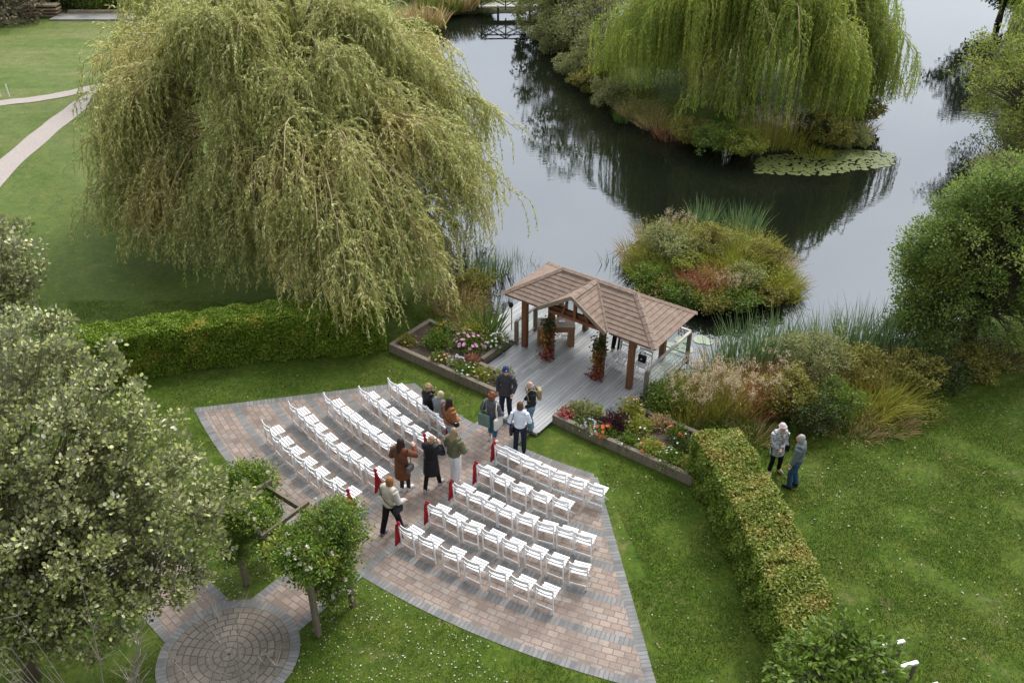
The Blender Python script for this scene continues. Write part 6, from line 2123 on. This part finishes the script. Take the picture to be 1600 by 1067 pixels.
    if st:
        c = MB()
        up = hd @ Vector((0, -.018, .022))
        if st == 'fringe':
            for q in np.linspace(.9, 2 * math.pi - .9 + 0, 12):
                c.ball(hc + hd @ Vector((.078 * math.sin(q), .088 * math.cos(q), -.028)), .022, 8, 6)
        else:
            k = dict(short=1.0, long=1.06, bob=1.1, curly=1.18, up=1.05)[st]
            c.ball(hc + up, .105 * k, 18, 12, (.82, .95, 1.06), hd)
            c.ball(hc + hd @ Vector((0, -.05, -.02)), .085 * k, 12, 8, (.95, .8, 1.1), hd)
        if st == 'curly':
            for q in range(26):
                v = rand_dirs(1)[0]
                if v[1] > .45: v[1] = -v[1]
                c.ball(hc + hd @ Vector(v * np.array([.105, .11, .115])) + up, .04, 7, 5)
        if st == 'bob':
            for s in (-1, 1): c.ball(hc + hd @ Vector((s * .068, -.005, -.05)), .05, 10, 7, (.6, 1, 1.6), hd)
            c.ball(hc + hd @ Vector((0, -.06, -.07)), .078, 10, 7, (1.05, .6, 1.1), hd)
        if st == 'long':
            q0 = hc + hd @ Vector((0, -.055, .0))
            c.tube([q0, q0 + Vector((0, -.045, -.13)), q0 + Vector((.01, -.065 + ly * -.1, -.27)), q0 + Vector((0, -.06 - ly * .2, -.40))], [.085, .088, .075, .03], 12)
            for s in (-1, 1): c.tube([hc + hd @ Vector((s * .072, .0, .02)), hc + hd @ Vector((s * .088, -.015, -.1)), hc + Vector((s * .085, -.03, -.22))], [.03, .035, .022], 8)
        if st == 'up': c.ball(hc + hd @ Vector((0, -.115, .03)), .045, 10, 7)
        # keep the face clear
        remeshed(c, 'hair', .009, hm, body, 1)
    if hat in ('beanie', 'pale_beanie'):
        c = MB()
        c.ball(hc + hd @ Vector((0, -.012, .038)), .112, 18, 12, (.84, .98, 1.0), hd)
        q = hc + hd @ Vector((0, -.008, .035))
        pts = [q + hd @ Vector((.094 * math.cos(a), .108 * math.sin(a), 0)) for a in np.linspace(0, 2 * math.pi, 18)]
        c.tube(pts, .022, 8, caps=False)
        remeshed(c, 'beanie', .009, cloth('navy_knit', (.016, .03, .10)) if hat == 'beanie' else cloth('pale_pink_knit', (.55, .47, .45)), body, 1)
        if hat == 'beanie':
            MB().box(hc + hd @ Vector((0, .108, .05)), (.03, .012, .035), hd).build('hat_patch', cloth('white_patch', (.7, .7, .72)), body)
    def to_world(p):
        return body.location + Matrix.Rotation(rz, 3, 'Z') @ (Vector(p) * S)
    return body, dict(S=S, rz=rz, pel=pel, tors=tors, sh=sh, wr=wr, hc=hc, hd=hd, world=to_world, neck=neck)

def bag(label, P, side, z, size, mat, strap_mat, cross=True, name='handbag', cat='bag', y=-.02, strap_r=.010, grow=0.0):
    """bag hanging at the hip; strap loops up over the shoulder; coordinates in the wearer's frame"""
    body, J = P
    root = thing(name, label, cat, body.location, J['rz'])
    S = J['S']
    root.scale = (S, S, S)
    x = side * (.235 + grow)
    w, d, hh = size
    m = MB()
    m.box((x, y, z), (d, w, hh))
    m.build('pouch', mat, root, bevel=.018)
    f = MB(); f.box((x + side * d * .5, y, z + hh * .18), (.014, w * .96, hh * .62)); f.build('flap', mat, root, bevel=.006)
    ctop = J['tors'](.52)
    pts = []
    if cross:
        for t in np.linspace(0, 2 * math.pi, 28):
            cx, cy = math.cos(t), math.sin(t)
            zz = (z + hh * .5 + 1.44) / 2 + (1.44 - z - hh * .5) / 2 * (-cx * 1.0)
            q = (zz - .92) / .53
            pts.append((side * cx * (.205 + grow * .8), ctop.y * max(0, min(1, q)) + cy * (.150 + grow), zz + (0.0 if cx > -.6 else .015)))
    else:
        sx = side * .15
        for t in np.linspace(0, 1, 14):
            a = math.pi * t
            zz = z + hh * .5 + (1.455 - z - hh * .5) * math.sin(a) ** .5
            q = (zz - .92) / .53
            pts.append((x + (sx - x) * math.sin(a) ** .7, y * (1 - q) + ctop.y * max(0, q) + math.cos(a) * (.14 + grow), zz))
    MB().tube(pts, strap_r, 6, caps=not cross).build('strap', strap_mat, root, smooth=True)
    return root

C_ = cloth
H_BROWN, H_DARK, H_BLONDE, H_GINGER, H_GREY, H_AUBURN = (C_('brown_hair', (.085, .045, .025), .3, 60, .5), C_('dark_hair', (.028, .016, .012), .3, 60, .5), C_('blonde_hair', (.25, .175, .10), .4, 50, .5),
                                       C_('ginger_hair', (.26, .115, .04), .3, 50, .5), C_('grey_hair', (.34, .32, .30), .25, 50, .6), C_('auburn_hair', (.15, .055, .025), .35, 50, .5))
S_WHITE, S_BLACK, S_BROWN, S_BEIGE = C_('white_trainers', (.62, .62, .62)), C_('black_leather', (.015, .015, .017), .2, 14, .5), C_('brown_leather', (.10, .05, .035), .2, 14, .5), C_('beige_suede', (.33, .27, .20))
JEAN, JEAN_D, JEAN_L, JEAN_T = C_('blue_denim', (.035, .085, .155), .35, 10), C_('dark_denim', (.018, .026, .042), .3, 10), C_('pale_denim', (.26, .36, .47), .3, 10), C_('teal_denim', (.045, .125, .185), .3, 10)
BLK = C_('black_fabric', (.010, .010, .012), .3, 10)
def towards(a, b): d = Vector(b) - Vector(a); return (d.x, d.y)
P_ = lambda x, y, z=Z_PAVE + .012: at(x, y, z)

person('man in navy beanie and dark grey jacket standing at the foot of the deck', P_(791, 650, DK), (-.25, -1), 1.72,
       ('jacket', C_('charcoal_softshell', (.052, .052, .058)), .80, .018, None), ('jeans', JEAN_D, 1.12, .1), S_BLACK, ('short', H_GREY),
       feet=((-.11, -.02, .2), (.12, .05, -.25)), hands=((-.23, .16, .93), (.23, .06, .86)), head=(.35, -.15), hat='beanie')
Pb = person('bald man in black fleece and pale jeans with a small pack on his back', P_(830, 671, DK), (-1, -.15), 1.66,
       ('fleece', C_('black_fleece', (.016, .020, .020), .3), .86, .016, None), ('jeans', C_('faded_denim', (.14, .24, .32), .3, 10), 1.18, .1), S_BROWN, ('fringe', H_GREY),
       feet=((-.11, .03, .1), (.11, -.04, -.2)), hands=((-.19, .22, .97), (.2, .18, .93)), head=(.1, .1))
pk = thing('backpack', 'small tan backpack on the bald man in the black fleece', 'backpack', Pb[0].location, Pb[1]['rz'])
MB().box((.04, -.22, 1.22), (.24, .12, .34)).build('pouch', C_('tan_canvas', (.30, .235, .13)), pk, bevel=.04)
for s in (-1, 1): MB().tube([(s * .10, -.20, 1.08), (s * .13, -.12, 1.42), (s * .13, .05, 1.49), (s * .13, .16, 1.38), (s * .15, .10, 1.12), (s * .13, -.12, 1.06)], .016, 6).build('strap', C_('tan_canvas', (.30, .235, .13)), pk)
Pt = person('woman with auburn curls in grey fleece carrying a white and a green tote', P_(769, 690), (.5, .85), 1.66,
       ('fleece', C_('grey_fleece', (.088, .088, .098), .25), .84, .03, None), ('jeans', JEAN_T, 1.15, .26), S_WHITE, ('curly', H_AUBURN),
       feet=((-.10, .05, .1), (.11, -.1, -.1)), hands=((-.22, .2, 1.05), (.24, .18, 1.0)))
for nm, lab, x, y, w, h_, mt in (('tote_bag', 'white tote bag on the arm of the woman in the grey fleece', .27, -.10, .38, .36, C_('white_canvas', (.62, .60, .56))),
                          ('tote_bag', 'sage green tote bag on the back of the woman in the grey fleece', -.12, -.21, .36, .40, C_('sage_canvas', (.12, .19, .16)))):
    r2 = thing(nm, lab, 'bag', Pt[0].location, Pt[1]['rz'])
    m = MB(); m.box((x, y, .86), (.09 if x > 0 else w, w if x > 0 else .09, h_)); m.build('pouch', mt, r2, bevel=.03)
    for k in (-.08, .08):
        q = [(x, y + k, 1.03), (x - .03, y + k * .8, 1.25), (x - .08 if x > 0 else x - .03, y * .3 + k * .3, 1.465), (x - .05, y + .1 + k, 1.25), (x, y + k + .04, 1.03)] if x > 0 else [(x + k, y + .02, 1.04), (x + k * .8, y + .03, 1.25), (x - .04, -.02, 1.475), (x - .05, .13, 1.33)]
        MB().tube(q, .013, 6).build('handle', mt, r2, smooth=True)
Pw = person('woman in pale blue blouse and dark trousers seen from behind', P_(812, 706), (.1, 1), 1.66,
       ('blouse', C_('pale_blue_cotton', (.58, .62, .70), .1), .84, .016, None), ('trousers', C_('navy_trousers', (.016, .02, .034)), 1.1, .1), S_BLACK, ('bob', H_BROWN),
       feet=((-.12, -.02, .1), (.12, 0, -.1)), hands=((-.22, .12, .95), (.21, .2, 1.0)))
bag('black shoulder bag with blue strap on the woman in the pale blouse', Pw, -1, .80, (.26, .09, .28), S_BLACK, C_('blue_strap', (.05, .05, .22)), cross=False, y=0)
Pr = person('woman in rust cropped jacket and pale jeans half hidden behind the olive jacket', P_(704, 699), (.75, .65), 1.66,
       ('jacket', C_('rust_jacket', (.26, .105, .045), .2), .92, .035, None), ('jeans', JEAN_L, 1.12, .1), S_WHITE, ('long', H_DARK),
       feet=((-.1, .02, 0), (.1, -.02, 0)), hands=((-.12, .22, 1.0), (.14, .22, 1.0)))
bag('dark crossbody bag of the woman in the rust jacket', Pr, 1, .92, (.16, .06, .13), S_BLACK, S_BLACK, y=.06, grow=.02)
person('woman with long fair hair in olive puffer and wide white trousers', P_(711, 752), (.45, .9), 1.74,
       ('puffer_jacket', C_('olive_nylon', (.105, .105, .06), .2, 8, .5), .86, .045, None), ('trousers', C_('white_denim', (.66, .66, .67), .06), 1.45, .06), S_WHITE, ('long', H_BLONDE),
       feet=((-.07, .06, 0), (.08, -.10, 0)), hands=((-.12, .30, 1.08), (.26, .22, 1.05)))
person('woman in long black padded coat mid stride holding up a phone', P_(676, 762), (.45, .9), 1.66,
       ('padded_coat', C_('black_padding', (.011, .011, .014), .4, 8, .55), .55, .05, None), ('leggings', BLK, .92, .1), C_('black_white_trainers', (.38, .38, .39), .6, 22), ('up', H_BLONDE),
       feet=((-.08, -.26, .1), (.10, .22, -.1)), hands=((-.07, .33, 1.32), (.09, .33, 1.32)), lean=.08)
Pn = person('woman with long dark hair in rust brown coat and white trainers', P_(631, 768), (.45, .9), 1.72,
       ('long_coat', C_('rust_wool', (.135, .052, .026), .2, 9), .52, .035, None), ('tights', C_('dark_tights', (.045, .030, .028)), .85, .1), S_WHITE, ('long', H_DARK),
       feet=((-.06, .02, 0), (.08, .12, -.1)), hands=((-.2, .22, 1.05), (.18, .34, 1.34)))
bag('grey flap bag at the hip of the woman in the rust brown coat', Pn, 1, .95, (.24, .09, .18), C_('grey_leather', (.10, .10, .105), .2, 14, .5), S_BLACK, y=-.06, grow=.06)
Pc = person('woman with ginger bob in cream padded gilet and black trousers walking up the aisle', P_(613, 830), (.62, .78), 1.70,
       ('padded_gilet', C_('cream_padding', (.52, .465, .385), .1, 10), .86, .035, C_('cream_knit', (.42, .40, .37), .2, 30)), ('trousers', BLK, 1.12, .1), C_('black_white_shoes', (.12, .12, .125), 1.6, 16), ('bob', H_GINGER),
       feet=((-.10, -.24, .1), (.10, .22, -.05)), hands=((-.22, .22, 1.0), (.24, .26, 1.0)), lean=.05)
bag('black crossbody bag at the hip of the woman in the cream gilet', Pc, 1, .90, (.26, .09, .18), S_BLACK, S_BLACK, y=.0, grow=.05)
Pp = person('woman in printed grey coat and pale hat on the right lawn, facing the camera', P_(1203, 735, .02), (.15, -1), 1.60,
       ('printed_coat', None, .70, .028, None), ('leggings', BLK, 1.0, .1), S_BEIGE, (None, None),
       feet=((-.16, .05, .3), (.15, -.02, -.35)), hands=((.0, .24, 1.02), (.05, .25, .98)), head=(-.2, -.1), hat='pale_beanie') if False else None
def print_mat():
    m, nt, L = new_mat('printed_cotton')
    out = N(nt, 'ShaderNodeOutputMaterial')
    b = N(nt, 'ShaderNodeBsdfPrincipled', ins={'Roughness': .85})
    tc = N(nt, 'ShaderNodeTexCoord')
    n = N(nt, 'ShaderNodeTexNoise', ins={'Scale': 26, 'Detail': 3, 'Roughness': .7})
    L(tc.outputs['Object'], n.inputs['Vector'])
    r = ramp(nt, [(.42, (.10, .115, .14)), (.5, (.42, .44, .46)), (.6, (.62, .62, .62))])
    L(n.outputs['Fac'], r.inputs['Fac']); L(r.outputs['Color'], b.inputs['Base Color']); L(b.outputs[0], out.inputs['Surface'])
    return m
Pp = person('woman in printed grey coat and pale hat on the right lawn, facing the camera', P_(1208, 735, .02), (.1, -1), 1.60,
       ('printed_coat', print_mat(), .66, .03, None), ('leggings', BLK, 1.0, .1), S_BEIGE, (None, None),
       feet=((-.15, .0, .3), (.15, .06, -.35)), hands=((.02, .27, 1.03), (.08, .25, .99)), head=(.25, -.1), hat='pale_beanie')
scf = MB(); scf.tube([Pp[1]['neck'] + Vector((.085 * math.cos(a), .085 * math.sin(a) + .02, .02)) for a in np.linspace(0, 6.283, 14)], .032, 8, caps=False)
scf.tube([(-.03, .13, 1.42), (-.04, .17, 1.25), (-.04, .17, 1.08)], [.03, .04, .03], 8)
scf.build('scarf', C_('dusky_scarf', (.34, .25, .24), .5, 20), Pp[0], smooth=True)
sg = MB()
for s in (-1, 1): sg.ball(Pp[1]['hc'] + Pp[1]['hd'] @ Vector((s * .034, .09, .012)), .027, 10, 6, (1, .35, .8), Pp[1]['hd'])
sg.build('sunglasses', S_BLACK, Pp[0])
bag('black shoulder bag of the woman in the printed coat', Pp, -1, .84, (.26, .10, .24), S_BLACK, S_BLACK, cross=False, y=-.06, grow=.04)
person('grey haired man in grey sweatshirt and blue jeans on the right lawn', P_(1238, 760, .02), (-.75, .45), 1.70,
       ('sweatshirt', C_('grey_jersey', (.125, .145, .150), .2, 9), .88, .028, None), ('jeans', JEAN, 1.12, .1), S_BLACK, ('short', H_GREY),
       feet=((-.10, .06, .1), (.10, -.06, -.1)), hands=((-.22, .10, .84), (.22, .12, .86)), head=(.15, -.05))
# two people on the front chairs, one leaning over the balustrade
c4, c5 = CH[('left', 0, 2)], CH[('left', 0, 1)]
def seat_at(c, dz=Z_PAVE):
    a = c.rotation_euler[2]
    f = Vector((-math.sin(a), math.cos(a), 0))
    return Vector((c.location.x, c.location.y, dz)) - f * .06, (f.x, f.y)
p, f = seat_at(c4)
person('blonde woman in shiny black jacket seated on a front row chair', p, f, 1.66, ('jacket', C_('black_leather_jacket', (.013, .013, .016), .3, 8, .45), .40, .03, None), ('trousers', BLK, 1.05, .1), S_BLACK, ('curly', H_BLONDE),
       feet=((-.12, .46, 0), (.12, .42, 0)), hands=((-.05, .32, 1.0), (.12, .34, .72)), seat=.46, lean=.08, head=(-.5, -.1))
p, f = seat_at(c5)
person('person with short pale hair and grey jumper seated beside the blonde woman', p, f, 1.66, ('jumper', C_('mid_grey_jersey', (.165, .172, .18), .15, 9), .40, .03, None), ('trousers', JEAN_D, 1.1, .1), S_BROWN, ('short', C_('pale_hair', (.46, .38, .27), .2, 40, .6)),
       feet=((-.12, .46, 0), (.12, .42, 0)), hands=((-.14, .36, .70), (.14, .36, .70)), seat=.46, lean=.14, head=(-.2, -.1))
person('person in black trousers and white shoes standing under the gazebo roof', at(962, 549, DK), (.6, .8), 1.74, ('jumper', C_('white_knit', (.55, .55, .55)), .86, .02, None), ('trousers', BLK, 1.1, .1), S_WHITE, ('short', H_BROWN),
       feet=((-.11, 0, 0), (.11, 0, 0)))
cb = DECKCH[1]
hb = thing('handbag', 'black bag with a round pale clasp on the right deck chair', 'bag', cb.location, cb.rotation_euler[2])
MB().box((.02, -.04, .585), (.26, .12, .24)).build('pouch', S_BLACK, hb, bevel=.03)
MB().tube([(.02, .025, .60), (.02, .034, .60)], .028, 10).build('clasp', M_WHITE, hb)
MB().tube([(-.07, -.04, .70), (-.04, -.06, .84), (.08, -.06, .84), (.11, -.04, .70)], .010, 6).build('handle', S_BLACK, hb, smooth=True)
